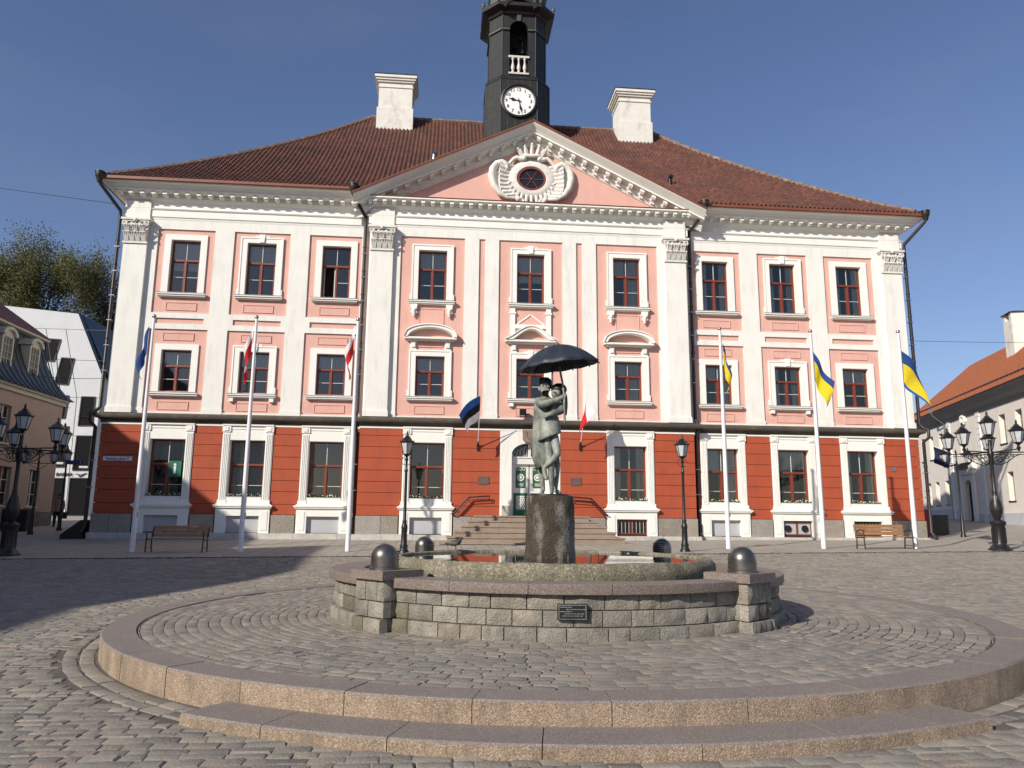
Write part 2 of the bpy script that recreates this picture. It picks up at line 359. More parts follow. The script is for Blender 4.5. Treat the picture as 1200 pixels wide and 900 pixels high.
# engaged corner pilasters with capitals
def capital(x,y,parent):
    m=M(); w=.5; d=.17
    m.prism([(x-.45,12.44),(x+.45,12.44),(x+.50,13.3),(x-.50,13.3)],y-.2,y-.02)
    m.box(x-.62,x+.62,y-.36,y,13.40,13.49); m.box(x-.56,x+.56,y-.31,y,13.33,13.40)
    m.box(x-.52,x+.52,y-.23,y,12.36,12.45)
    for row,(z,n,h,o) in enumerate(((12.47,4,.36,.06),(12.72,3,.42,.10))):
        for i in range(n):
            cx=x+(i-(n-1)/2)*(.96/n)
            for q in (-1,0,1):
                pts=[(cx+q*.05,y-.20,z),(cx+q*.07,y-.25-o*.5,z+h*.5),(cx+q*.095,y-.27-o,z+h*.85),(cx+q*.10,y-.33-o,z+h),(cx+q*.09,y-.36-o,z+h*.9)]
                m.tube(pts,[.05,.05,.045,.035,.02],5)
    for sx in (-1,1):
        for k,(cx,cz,r) in enumerate(((.46,13.22,.12),(.17,13.2,.075))):
            pts=[(x+sx*(cx-r*math.cos(t)*(1-t/14)),y-.30-.04*(k==0),cz+r*math.sin(t)*(1-t/14)) for t in np.linspace(0,4.6*PI/2,14)]
            m.tube(pts,.03,5); m.sphere((x+sx*cx,y-.32,cz),.045,8)
        m.tube([(x+sx*.1,y-.26,12.95),(x+sx*.25,y-.31,13.15),(x+sx*.42,y-.33,13.3)],.03,5)
    m.sphere((x,y-.36,13.38),.085,8)
    for i in range(5): m.sphere((x+(i-2)*.05,y-.34,13.22-abs(i-2)*.04),.04,6)
    return m.build('capital',W['ornament'],parent,50)
def pilaster(x,y):
    m=M(); m.box(x-.49,x+.49,y-.17,y-.003,4.93,12.36); m.box(x-.53,x+.53,y-.22,y-.003,4.93,5.17); m.box(x-.505,x+.505,y-.19,y-.003,5.17,5.22)
    m.box(x-.5,x+.5,y-.13,y-.06,13.49,14.35)
    p=m.build('corner_pilaster',W['white'],hall,0); capital(x,y,p)
for x,y in ((-17.36,0),(17.36,0),(-6.68,yR),(6.68,yR)): pilaster(x,y)
# string course, entablature, cornice
left=[(-17.95,18.4),(-17.95,0),(-7.25,0),(-7.25,yR),(7.25,yR),(7.25,0),(17.95,0),(17.95,18.4)]
m=M(); m.sweep([(0,4.50),(.10,4.52),(.10,4.60),(.16,4.66),(.30,4.70),(.33,4.76),(.33,4.84),(.28,4.88),(.0,4.95)],left); m.build('string_course',W['string'],hall,25)
m=M(); m.sweep([(0,4.44),(.085,4.44),(.085,4.505),(0,4.505)],[(a,b) for a,b in left]); m.build('string_fillet',W['whitetrim'],hall,0)
m=M()
m.sweep([(0,13.55),(.03,13.62),(.03,13.66),(.07,13.68),(.07,13.98),(.11,14.0),(.14,14.05),(.10,14.06),(.03,14.08),(.03,14.38),(.09,14.42),(.20,14.5),(.20,14.67),(.55,14.69),(.57,14.70),(.57,14.76),(.55,14.765)],left)
m.build('entablature',W['whitetrim'],hall,25)
for a,b in ((0,3),(4,8)):
    p=left[a:b] if a else [(-17.95,18.4),(-17.95,0),(-7.95,0)]
    if a: p=[(7.95,0),(17.95,0),(17.95,18.4)]
    m=M(); m.sweep([(.55,14.765),(.62,14.80),(.70,14.90),(.83,14.95),(.86,14.99),(.86,15.0),(.2,15.02)],p); m.build('cornice',W['whitetrim'],hall,25)
    m=M(); m.sweep([(.84,14.985),(.95,14.985),(.97,15.0),(.97,15.12),(.94,15.13),(.93,15.04),(.6,15.03)],p); m.build('gutter',W['copper'],hall,0)
m=M(); m.sweep([(.55,14.765),(.60,14.79),(.60,14.81),(.0,14.93)],[(-7.4,yR),(7.4,yR)]); m.build('pediment_base_flashing',W['copper'],hall,0)
m=M(); m.box(-.085,.085,-.50,-.19,14.56,14.675); m.box(-.07,.07,-.44,-.19,14.51,14.56); mod0=None
for x0,x1,y,n in ((-18.35,-7.8,0,22),(7.8,18.35,0,22),(-7.7,7.7,yR,36)):
    for i in range(n):
        if mod0 is None: mod0=o=m.build('modillion',W['whitetrim'],hall,0)
        else: o=mod0.copy(); COL.objects.link(o)
        o.location=(x0+(x1-x0)*(i+.5)/n,y,0)
# pediment
def slope(x): return 18.68-.488*abs(x)
ped=M()
ped.add([(-7.6,yR,14.85),(7.6,yR,14.85),(0,yR,18.25),(-7.6,yR+.4,14.85),(7.6,yR+.4,14.85),(0,yR+.4,18.25)],[(0,1,2),(3,5,4)])
ped.build('tympanum',W['pink'],hall,0)
rk=M(); prof=[(.0,.86),(.06,.84),(.10,.76),(.20,.66),(.20,.49),(.55,.47),(.57,.46),(.57,.40),(.55,.385),(.62,.33),(.70,.24),(.84,.17),(.88,.12),(.88,.05),(0,.0)]
for s in (-1,1):
    vs=[];k=len(prof)
    for X in (s*7.98,0):
        for o,dv in prof: vs.append((X,yR-o,slope(X)-dv))
    fs=[(q,q+1,k+q+1,k+q) if s<0 else (q,k+q,k+q+1,q+1) for q in range(k-1)]+[tuple(range(k))]
    rk.add(vs,fs)
    n=14
    for i in range(n):
        X=s*7.5*(i+.55)/n; a=.085
        for (dx,dv0,dv1,o) in ((a,.49,.60,.50),(a*.8,.60,.65,.44)):
            P=[(X-dx,slope(X-dx)-dv0),(X+dx,slope(X+dx)-dv0),(X+dx,slope(X+dx)-dv1),(X-dx,slope(X-dx)-dv1)]; rk.prism(P,yR-o,yR-.19)
        X2=X; P=[(X2-a*.8,slope(X2-a*.8)-.70),(X2+a*.8,slope(X2+a*.8)-.70),(X2+a*.8,slope(X2+a*.8)-.78),(X2-a*.8,slope(X2-a*.8)-.78)]; rk.prism(P,yR-.22,yR-.02)
rk.build('raking_cornice',W['whitetrim'],hall,25)
fl=M()
for s in (-1,1):
    vs=[]
    for X in (s*8.02,0):
        for o,dv in ((.90,.10),(.92,.02),(.90,-.02),(.3,-.05),(-1.2,-.06)): vs.append((X,yR-o,slope(X)-dv))
    fl.add(vs,[(q,q+1,5+q+1,5+q) for q in range(4)])
fl.build('pediment_flashing',W['copper'],hall,0)
# pediment roof behind
pr=M()
for s in (-1,1): pr.add([(s*8.0,yR-.3,slope(8)+.04),(0,yR-.3,slope(0)+.04),(0,5.2,slope(0)+.04),(s*8.0,.2,slope(8)+.04)],[(0,1,2,3)])
pr.build('pediment_roof',W['copper'],hall,0)
# cartouche with oval window
ca=M(); cx,cz,y=0,16.14,yR
def shell(m,pts,r0,y0): m.tube([(a,y0,b) for a,b in pts],r0,7)
K=48; vs=[];prev=None
for i in range(K):
    t=2*PI*i/K
    for (rx,rz,o) in ((.66,.56,-.10),(.70,.60,-.17),(1.02,.82,-.19),(1.10,.90,-.10),(1.12,.92,0)): vs.append((cx+rx*math.cos(t),y+o,cz+rz*math.sin(t)))
ca.add(vs,[(5*i+q,5*((i+1)%K)+q,5*((i+1)%K)+q+1,5*i+q+1) for i in range(K) for q in range(4)])
for s in (-1,1):
    ca.prism([(cx+s*a,cz+b) for a,b in ((.6,-.98),(1.15,-1.0),(1.5,-.78),(1.75,-.4),(1.85,.05),(1.80,.42),(1.55,.6),(1.25,.42),(.95,.55),(.6,.6))],y-.07,y)
    # fan flutes at the side
    for i in range(9):
        a=R(-56+i*12); r0,r1=(1.05,.88),(1.62-.03*i,1.22)
        p0=(cx+s*r0[0]*math.cos(a),cz+r0[1]*math.sin(a)); p1=(cx+s*(1.55+.05*math.sin(i))*math.cos(a*.72),cz+1.25*math.sin(a*.86)-.02)
        ca.tube([(p0[0],y-.08,p0[1]),((p0[0]+p1[0])/2,y-.13,(p0[1]+p1[1])/2-.03),(p1[0],y-.2,p1[1])],[.09,.12,.14],6)
    # big outer scroll
    pts=[(.75,-1.02),(1.15,-1.0),(1.5,-.78),(1.75,-.4),(1.85,.05),(1.80,.42),(1.62,.66),(1.38,.72),(1.18,.62),(1.12,.46),(1.2,.36),(1.32,.40),(1.33,.48)]
    ca.tube([(cx+s*a,y-.16-.04*math.sin(i),cz+b) for i,(a,b) in enumerate(pts)],[.08,.11,.14,.16,.17,.17,.16,.15,.13,.11,.09,.07,.05],8)
    pts=[(.28,.98),(.42,.9),(.55,.94),(.7,1.0),(.85,.9),(1.0,.72),(1.12,.6)]
    ca.tube([(cx+s*a,y-.17,cz+b) for a,b in pts],[.1,.12,.11,.1,.09,.08,.07],7)
    ca.sphere((cx+s*.36,y-.2,cz+.95),.13,10); ca.sphere((cx+s*.62,y-.18,cz-1.05),.13,10)
    pts=[(.62,-1.1),(.48,-1.2),(.35,-1.16),(.4,-1.05)]
    ca.tube([(cx+s*a,y-.16,cz+b) for a,b in pts],.07,7)
for i in range(13):   # radiating bottom leaves
    a=R(-90+(i-6)*12.5); ca.tube([(cx+.95*math.cos(a),y-.1,cz+.80*math.sin(a)),(cx+1.08*math.cos(a),y-.16,cz+1.02*math.sin(a)),(cx+1.14*math.cos(a),y-.10,cz+1.24*math.sin(a))],[.075,.10,.08],6)
for i in range(5):    # crown
    a=(i-2)/2; ca.tube([(a*.42,y-.15,cz+1.10-.05*abs(a)),(a*.58,y-.25,cz+1.32),(a*.66,y-.3,cz+1.62-.25*abs(a))],[.11,.11,.06],6); ca.sphere((a*.66,y-.3,cz+1.62-.25*abs(a)),.08,6)
ca.tube([(-.5,y-.14,cz+1.12),(-.25,y-.26,cz+1.06),(.0,y-.3,cz+1.04),(.25,y-.26,cz+1.06),(.5,y-.14,cz+1.12)],.09,8)
ca.box(-.45,.45,y-.12,y,cz+.8,cz+1.2)
cart=ca.build('cartouche',W['ornament'],hall,55)
m=M(); m.lathe([(.66,0),(.66,.08),(.57,.08),(.57,0)],(0,0,0),40,closed=True)
ov=M(); ov.merge(m,Matrix.Translation((0,y-.06,cz))@Matrix.Rotation(PI/2,4,'X')@Matrix.Diagonal((1,.86,1,1)))
w=ov.build('oval_window',W['frame'],hall,30)
m=M(); 
m.add([(.6*math.cos(2*PI*i/32),y-.055,cz+.52*math.sin(2*PI*i/32)) for i in range(32)],[tuple(range(32))]); m.build('pane',W['darkglass'],w,0)
m=M()
for a in (0,60,120): m.beam((.6*math.cos(R(a)),y-.075,cz+.52*math.sin(R(a))),(-.6*math.cos(R(a)),y-.075,cz-.52*math.sin(R(a))),.025,.025)
m.sphere((0,y-.09,cz),.05,8); m.build('glazing_bar',W['frame'],w,30)
# ================================================================= WINDOWS (parts of the hall)
def curtain_geo(m,x0,x1,z0,z1,y,folds=7,amp=.025):
    n=folds*6; vs=[]
    for j in range(2):
        for i in range(n+1):
            vs.append((x0+(x1-x0)*i/n,y+amp*math.sin(i/6*2*PI+j*.5),(z0,z1)[j]))
    m.add(vs,[(i,i+1,n+2+i,n+1+i) for i in range(n)])
def casement(w,h,tr,parent=None,open_left=False,name='window',hz=.5):
    # origin = bottom centre of the opening, frame plane at y=.22; tr = height of transom
    hw=w/2; m=M(); y0,y1=.20,.29; t=.065
    m.box(-hw,-hw+t,y0,y1,0,h); m.box(hw-t,hw,y0,y1,0,h); m.box(-hw+t,hw-t,y0,y1,0,t*.8); m.box(-hw+t,hw-t,y0,y1,h-t,h)
    m.box(-hw+t,hw-t,y0-.03,y1,tr-.045,tr+.035); m.box(-.04,.04,y0-.02,y1,t*.8,tr-.045)
    bars=M(); ins=.035
    for s in (-1,1):   # casement sashes
        if open_left and s<0: continue
        a,b=(s*.04,s*(hw-t)) if s>0 else (-(hw-t),-.04)
        z0,z1=t*.8,tr-.045
        m.box(a,a+ins,y0+.012,y1-.02,z0,z1); m.box(b-ins,b,y0+.012,y1-.02,z0,z1); m.box(a+ins,b-ins,y0+.012,y1-.02,z0,z0+ins); m.box(a+ins,b-ins,y0+.012,y1-.02,z1-ins,z1)
        zz=z0+(z1-z0)*hz; bars.box(a+ins,b-ins,y0+.022,y1-.03,zz-.012,zz+.012)
    bars.box(-.013,.013,y0+.022,y1-.03,tr+.035,h-t)
    if open_left:
        mm=M(); L=hw-t-.04; z0,z1=t*.8,tr-.045
        mm.box(0,ins,0,.05,z0,z1); mm.box(L-ins,L,0,.05,z0,z1); mm.box(ins,L-ins,0,.05,z0,z0+ins); mm.box(ins,L-ins,0,.05,z1-ins,z1)
        m.merge(mm,Matrix.Translation((-hw+t,y0+.05,0))@Matrix.Rotation(R(72),4,'Z'))
    o=m.build(name,W['frame'],parent,0)
    bars.build('glazing_bar',W['bar'],o,0)
    g=M(); yy=.245
    if open_left: g.add([(-hw+t,yy,tr),(hw-t,yy,tr),(hw-t,yy,h-t),(-hw+t,yy,h-t)],[(0,1,2,3)]); g.add([(.04,yy,t),(hw-t,yy,t),(hw-t,yy,tr-.04),(.04,yy,tr-.04)],[(0,1,2,3)])
    else: g.add([(-hw+t,yy,t*.5),(hw-t,yy,t*.5),(hw-t,yy,h-t),(-hw+t,yy,h-t)],[(0,1,2,3)])
    g.build('pane',W['glass'],o,0)
    return o
def curtains(o,w,h,mode):
    m=M(); hw=w/2-.06; y=.33
    if mode=='half': curtain_geo(m,-hw,hw,h*.66,h-.05,y,9)
    if mode=='sides':
        curtain_geo(m,-hw,-hw*.55,.05,h-.05,y,3); curtain_geo(m,hw*.5,hw,.05,h-.05,y,3)
    if mode=='full': curtain_geo(m,-hw,hw,.05,h-.05,y,12,.02)
    if mode=='right': curtain_geo(m,.05,hw,.05,h-.05,y,6); curtain_geo(m,-hw,-.05,h*.6,h-.05,y,5)
    if mode=='blind':
        m.box(-hw,hw,y,y+.01,h*.45,h-.05)
    if m.v: m.build('curtain',W['curtain'],o,30)
def inner_frame(o,w,h,tr):
    m=M(); hw=w/2-.05; y0,y1=.30,.33
    for a,b in ((-hw,-hw+.07),(-.10,-.055),(.055,.10),(hw-.07,hw)): m.box(a,b,y0,y1,.05,tr-.04)
    m.box(-hw,hw,y0,y1,tr-.04,tr+.03); m.box(-hw+.07,-.10,y0,y1,.05,.11); m.box(.10,hw-.07,y0,y1,.05,.11)
    m.build('inner_casement',W['bar'],o,0)
def surround(o,w,h,style,up):
    m=M(); hw=w/2; S=.28
    top=h+.25
    yf=0.0
    # flat band round opening
    m.box(-hw-S,-hw,yf,.071,0,top); m.box(hw,hw+S,yf,.071,0,top); m.box(-hw,hw,yf,.071,h,top)
    # reveals
    m.box(-hw-.005,-hw+.003,.071,.2,0,h); m.box(hw-.003,hw+.005,.071,.2,0,h); m.box(-hw,hw,.071,.2,h-.003,h+.005)
    if style in ('key','ears'):
        t=.05
        m.box(-hw-S-.02,-hw-S+t,-.025,0,0,top+.02); m.box(hw+S-t,hw+S+.02,-.025,0,0,top+.02); m.box(-hw-S+t,hw+S-t,-.025,0,top-t,top+.02)
        m.box(-hw-S-.07,-hw-S-.02,-.02,.071,0,.28); m.box(hw+S+.02,hw+S+.07,-.02,.071,0,.28)
    if style=='key':
        m.prism([(-.09,h+.01),(.09,h+.01),(.13,top+.13),(-.13,top+.13)],-.06,0); m.box(-.3,.3,-.02,.071,top+.02,top+.08)
    a=m.build('surround',W['whitetrim'],o,0)
    s_=M(); ww=hw+S+.12; s_.box(-ww,ww,-.17,.071,-.1,-.045); s_.box(-ww+.03,ww-.03,-.12,.071,-.17,-.1); s_.box(-ww+.07,ww-.07,-.06,.071,-.21,-.17); s_.box(-hw,hw,-.1,.22,-.045,0)
    if style=='key' and not up:
        s_.box(-ww+.1,-ww+.28,-.08,.071,-.36,-.21); s_.box(ww-.28,ww-.1,-.08,.071,-.36,-.21)
    s_.build('sill',W['whitetrim'],o,0)
    tin=M(); tin.box(-ww-.01,ww+.01,-.18,.0,-.045,-.03); tin.build('sill_flashing',W['pipe'],o,0)
def bands(parent):
    pass
wins=[]
def upper(x,y,z,h,style,cur,up,open_left=False,flip=False):
    o=casement(2*OW,h,h*.63,hall,open_left); o.location=(x,y,z); curtains(o,2*OW,h,cur); surround(o,2*OW,h,style,up); wins.append(o)
    if cur in('sides','right','none'): inner_frame(o,2*OW,h,h*.63)
    return o
    wins.append(o); return o
cu_u=['blind','half','none','half','blind','right','sides','sides','sides']
cu_l=['half','half','half','half','none','right','right','sides','half']
for i,(s,k) in enumerate(((-1,0),(-1,1),(-1,2))):
    st='key' if k==1 else 'plain'
    upper(s*WX[k],0,10.25,2.42,st,cu_u[i],True,open_left=(k==2)); upper(s*WX[k],0,5.87,1.84,st,cu_l[i],False)
for i,k in enumerate((2,1,0)):
    st='key' if k==1 else 'plain'
    upper(WX[k],0,10.25,2.42,st,cu_u[6+i],True); upper(WX[k],0,5.87,1.84,st,cu_l[6+i],False)
for i,x in enumerate((-CX,0,CX)):
    upper(x,yR,10.2,2.33,'key' if x==0 else 'ears',cu_u[3+i],True)
    o=upper(x,yR,5.87,1.80,'key' if x==0 else 'ears',cu_l[3+i],False)
    # hood with curved pediment on two ears
    m=M()
    for s in (-1,1):
        m.box(s*.62,s*.88,-.02,.071,2.05,2.46); m.obox((s*.75,-.05,2.27),(.08,0,0),(0,.03,0),(0,0,.1))
    W1=1.13
    m.box(-W1+.1,W1-.1,-.10,.071,2.46,2.52); m.box(-W1,W1,-.26,.071,2.52,2.60)
    n=20; A=[];B=[]
    for q in range(n+1):
        u=-1+2*q/n
        if x==0: zz=.58*(math.cos(u*PI)*.5+.5)**.8
        else: zz=.52*math.sqrt(max(0,1-(u*.985)**2)) if abs(u)<1 else 0
        A.append((u*(W1+.02),2.62+zz))
        B.append((u*(W1-.12),2.60+max(0,zz-.085)))
    for q in range(n):
        p=[A[q],A[q+1],B[q+1],B[q]]; m.prism(p,-.30,.071)
        p=[(A[q][0],A[q][1]+.0),(A[q+1][0],A[q+1][1]),(A[q+1][0],A[q+1][1]+.05),(A[q][0],A[q][1]+.05)]; m.prism(p,-.35,.071)
    m.build('hood',W['whitetrim'],o,0)
    # hanging brackets below upper sill
    u_=wins[-2]
    if x!=0:
        for s in (-1,1):
            b=M(); b.prism([(s*.78-.16,-.21),(s*.78+.16,-.21),(s*.78+.13,-.42),(s*.78-.13,-.42)],-.09,.071)
            for zz,r in ((-.5,.11),(-.62,.09),(-.72,.06)): b.sphere((s*.78,-.05,zz),r,8)
            b.tube([(s*.78-.08,-.05,-.5),(s*.78-.14,-.06,-.6)],.03,5); b.tube([(s*.78+.08,-.05,-.5),(s*.78+.14,-.06,-.6)],.03,5)
            b.build('sill_bracket',W['whitetrim'],u_,40)
    else:
        b=M()
        for s in (-1,1): b.box(s*.70,s*.92,-.03,.071,-1.45,-.21); b.box(s*.66,s*.96,-.06,.071,-.5,-.42)
        b.box(-.70,.70,-.02,.071,-1.15,-.98)
        b.beam((-.6,0.05,-.95),(0,0.05,-.5),.03,.06); b.beam((.6,0.05,-.95),(0,0.05,-.5),.03,.06)
    if x==0: b.build('sill_bracket',W['whitetrim'],u_,40)
# ground windows: tall casements with fluted side strips and apron
def ground(x,y,lower,cur):
    w,h=1.46,2.54
    o=casement(w,h,h*.60,hall,hz=.42); o.location=(x,y,1.32); curtains(o,w,h,cur); inner_frame(o,w,h,h*.60)
    m=M(); z0=-1.32
    for s in (-1,1):
        a,b=(s*.73,s*1.04)
        if a>b: a,b=b,a
        m.box(a,b,-.10,.45,-.12,3.20)
        for q in range(4): m.box(a+.035+q*.068,a+.035+q*.068+.036,-.125,-.10,.05,2.80)
        m.box(a-.02,b+.02,-.14,-.02,2.88,3.14); m.obox(((a+b)/2,-.15,3.01),(.08,0,0),(0,.02,0),(0,0,.08))
        m.box(a-.03,b+.03,-.15,-.02,-.12,.03)
        # side lower pier
        m.box(a-.06,b+.06,-.16,.45,z0-.3,-.30); m.box(a+.02,b-.02,-.18,-.16,z0+.12,-.42)
    m.box(-.73,.73,-.09,.45,2.54,3.20); m.box(-.7,.7,-.115,-.09,3.0,3.03); m.box(-1.06,1.06,-.17,-.02,3.14,3.2)
    m.box(-.73,.73,-.03,.19,2.535,2.54)
    m.box(-.79,.79,-.155,.45,-.62,-.30); m.box(-1.2,1.2,-.27,.02,-.24,-.17); m.box(-1.16,1.16,-.23,.02,-.30,-.24); m.box(-1.12,1.12,-.18,.02,-.17,-.12)
    m.box(-.73,.73,-.13,.2,-.12,0)
    m.build('surround',W['whitetrim'],o,0)
    lo=M(); lo.box(-.79,.79,.02,.1,z0-.2,-.6)
    if lower=='grey': lo.build('grey_infill',W['greyinfill'],o,0)
    elif lower=='wood': 
        l=lo.build('basement_shutter',W['dark'],o,0); b=M()
        for q in range(9): b.box(-.68+q*.155,-.60+q*.155,-.0,.02,z0+.1,-.68)
        b.build('basement_bars',W['wood'],o,0)
    else:
        l=M(); l.box(-.70,.70,-.02,.02,z0+.06,z0+.12); l.box(-.70,.70,-.02,.02,-.70,-.63)
        for q in (-.7,-.035,.63): l.box(q,q+.07,-.02,.02,z0+.12,-.70)
        b=l.build('basement_window',W['frame'],o,0); g=M(); g.box(-.66,.66,0.021,.03,z0+.1,-.68); g.build('basement_pane',W['greyinfill'] if lower=='vents' else W['darkglass'],o,0)
        if lower=='vents':
            v=M()
            for q in (-.42,.36):
                mm=M(); mm.lathe([(.15,0),(.15,.05),(.0,.05)],(0,0,0),20); v.merge(mm,Matrix.Translation((q,-.0,z0+.36))@Matrix.Rotation(PI/2,4,'X'))
            v.build('round_vent',W['black'],o,30)
        else:
            v=M()
            for q in range(8): v.box(-.6+q*.16,-.585+q*.16,-.01,.015,z0+.1,-.7)
            v.build('basement_bars',W['bar'],o,0)
    return o
low={-15.27:'grey',-12.0:'grey',-8.72:'grey',-CX:'grey',CX:'window',8.72:'grey',12.0:'vents',15.27:'wood'}
gc={-15.27:'half',-12.0:'full',-8.72:'none',-CX:'none',CX:'sides',8.72:'right',12.0:'half',15.27:'sides'}
gws={}
for x in low: gws[x]=ground(x,yR if abs(x)<5 else 0,low[x],gc[x])
# ================================================================= DOOR
d=M(); y=yR
# white plaster portal: box pieces with arch
ar=[]; n=16; hwid=.80
for i in range(n+1):
    t=PI*i/n; ar.append((-hwid*math.cos(t),3.42+.50*math.sin(t)))
d.box(-1.31,-hwid,y-.07,.4,-.2,4.5); d.box(hwid,1.31,y-.07,.4,-.2,4.5)
for i in range(n): d.prism([ar[i],ar[i+1],(ar[i+1][0],4.5),(ar[i][0],4.5)],y-.07,.4)
d.build('portal_wall',W['white'],hall,0)
k=M(); k.prism([(-.35,4.46),(.35,4.46),(.33,4.05),(.22,3.92),(-.22,3.92),(-.33,4.05)],y-.34,y-.06)
k.tube([(-.24,y-.36,4.4),(-.18,y-.37,4.15),(0,y-.37,4.02),(.18,y-.37,4.15),(.24,y-.36,4.4)],.03,6)
k.build('carved_keystone',mat('brown_carved_stone',(.26,.19,.15),.9,.3,5,40,.6,.02),hall,40)
doorx=.02; yd=-.02
f=M(); f.box(-.80,-.72,yd-.1,yd+.1,.8,3.45); f.box(.72,.80,yd-.1,yd+.1,.8,3.45); f.box(-.72,.72,yd-.14,yd+.1,3.02,3.28); f.box(-.72,.72,yd-.18,yd-.1,3.28,3.34); f.box(-.06,.06,yd-.12,yd+.05,3.34,3.9)
dr_=f.build('door_frame',W['doorwhite'],hall,0)
fan=M(); fan.box(-.75,.75,yd+.05,yd+.07,3.34,3.92); fan.build('fanlight_pane',W['darkglass'],dr_,0)
sc=M()
for s in (-1,1):
    for q in range(4):
        cx=s*(.17+q*.155); hh=.42-q*.07
        sc.tube([(cx+.06*math.cos(t),yd-.02,3.36+hh/2+hh/2*math.sin(t)) for t in np.linspace(0,2*PI,14)],.014,5)
    sc.tube([(s*.08,yd-.02,3.38),(s*.7,yd-.02,3.38)],.014,5)
sc.build('fanlight_scrollwork',W['bar'],dr_,40)
for s in (-1,1):
    a,b=(.02,.72) if s>0 else (-.72,-.02)
    lf=M(); lf.box(a,b,yd,yd+.06,.84,3.02)
    leaf=lf.build('door_leaf',W['doorwhite'],hall,0)
    g=M(); c=(a+b)/2; g.box(c-.22,c+.22,yd-.015,yd,2.0,2.88); g.box(c-.31,c+.31,yd-.02,yd,.84,1.78); 
    g.build('green_panel',W['green'],leaf,0)
    o_=M()
    mm=M(); mm.lathe([(.10,0),(.155,0),(.155,.02),(.10,.02)],(0,0,0),28,closed=True); mm.lathe([(.07,0),(.0,.035)],(0,0,0),20); o_.merge(mm,Matrix.Translation((c,yd-.016,2.45))@Matrix.Rotation(PI/2,4,'X'))
    for q in range(3): o_.tube([(c-.20+q*.133+.066*(1-math.cos(t)),yd-.02,2.86-.10*math.sin(t)) for t in np.linspace(0,PI,8)],.012,5)
    for q in range(4): o_.box(c-.12,c+.12,yd-.02,yd-.015,2.08+q*.035,2.095+q*.035)
    o_.build('rosette',W['doorwhite'],leaf,40)
    o_=M(); o_.box(c-.19,c+.19,yd-.03,yd-.02,1.08,1.66); o_.build('lattice_board',W['doorwhite'],leaf,0)
    h_=M()
    for r in range(6):
        for q in range(4):
            X=c-.15+q*.1+(r%2)*.03-.015; Z=1.13+r*.09; h_.add([(X-.03,yd-.034,Z),(X,yd-.034,Z-.035),(X+.03,yd-.034,Z),(X,yd-.034,Z+.035)],[(0,1,2,3)])
    h_.build('lattice',W['dark'],leaf,0)
hn=M(); hn.tube([(.08,yd-.02,1.9),(.08,yd-.09,1.95),(.08,yd-.09,2.15),(.08,yd-.02,2.2)],.016,6); hn.build('door_handle',W['black'],dr_,40)
# doorstep stones beside door
for s in (-1,1):
    m=M(); m.box(s*.86,s*1.22,-.85,-.44,.80,1.22); m.build('stone_post',W['basestone'],hall,0)
# front steps
st=M(); zs=[.80,.59,.38,.17,-.04,-.25]
for i,z in enumerate(zs):
    hx=2.35+.29*i; yy=-1.45-.36*i
    st.box(-hx,hx,yy,-.36,z-.24 if i<5 else -.9,z-.055)
    st.box(-hx-.035,hx+.035,yy-.035,-.36,z-.055,z)
    x=-hx+random.uniform(.8,1.5)
st.box(-4.2,4.2,-3.8,-.36,-.9,-.40)
st.build('front_steps',W['stepstone'],hall,0)
for s in (-1,1):
    r=M(); pts=[(s*3.30,-3.3,.68),(s*3.28,-3.25,.80),(s*2.55,-1.7,1.62),(s*1.75,-.75,1.66)]
    pts=[(s*3.35,-.62,.85),(s*3.2,-.62,.92),(s*2.62,-.62,1.56),(s*1.75,-.62,1.62)]
    r.tube(pts,.03,8); r.tube([(a+s*.0,b,c-.12) for a,b,c in pts[1:]],.018,6)
    for p in (pts[1],pts[2],pts[3]): r.tube([p,(p[0],p[1],p[2]-.13),(p[0],-.44,p[2]-.16)],.016,6)
    r.build('handrail',W['black'],hall,40)
# ================================================================= GUTTER PIPES
def downpipe(pts,r=.075,hopper=None):
    m=M(); m.tube(pts,r,10)
    for p,q in zip(pts,pts[1:]):
        L=(Vector(q)-Vector(p)).length
        if L>3:
            for k in range(1,int(L/1.1)): 
                t=k*1.1/L; c=Vector(p).lerp(Vector(q),t); m.lathe([(r+.012,-.03),(r+.022,0),(r+.012,.03)],tuple(c),10)
    if hopper: m.lathe([(.09,-.28),(.16,-.05),(.19,0),(.19,.14),(.21,.15),(.21,.2),(.16,.2)],hopper,12)
    c=m; k0=len(m.f)
    for p,q in zip(pts,pts[1:]):
        L=(Vector(q)-Vector(p)).length
        if L>3:
            for k in range(1,int(L/1.1)):
                t=(k*1.1+.3)/L; cc=Vector(p).lerp(Vector(q),t); c.box(cc.x-.1,cc.x+.1,cc.y-.08,cc.y+.12,cc.z-.015,cc.z+.015)
    m.mi=[0]*k0+[1]*(len(m.f)-k0); m.build('downpipe',[W['pipe'],W['steel']],hall,40)
for s in (-1,1):
    X=s*18.12
    downpipe([(s*18.75,-.98,15.0),(s*18.72,-.95,14.72),(X,-.14,13.85),(X,-.10,13.6),(X,-.10,5.15),(X+s*.12,-.2,4.95),(X+s*.2,-.42,4.85),(X+s*.2,-.42,4.5),(X+s*.06,-.2,4.3),(X+s*.06,-.2,.25),(X+s*.1,-.5,-.05)],hopper=(s*18.76,-.98,15.05))
    X=s*7.48
    downpipe([(s*7.98,-1.05,14.95),(s*7.97,-1.02,14.7),(X,-.20,14.0),(X,-.16,13.7),(X,-.16,5.15),(X+s*.02,-.42,4.9),(X+s*.02,-.42,4.55),(X,-.16,4.3),(X,-.16,.2),(X,-.45,0)],hopper=(s*7.98,-1.05,15.0))
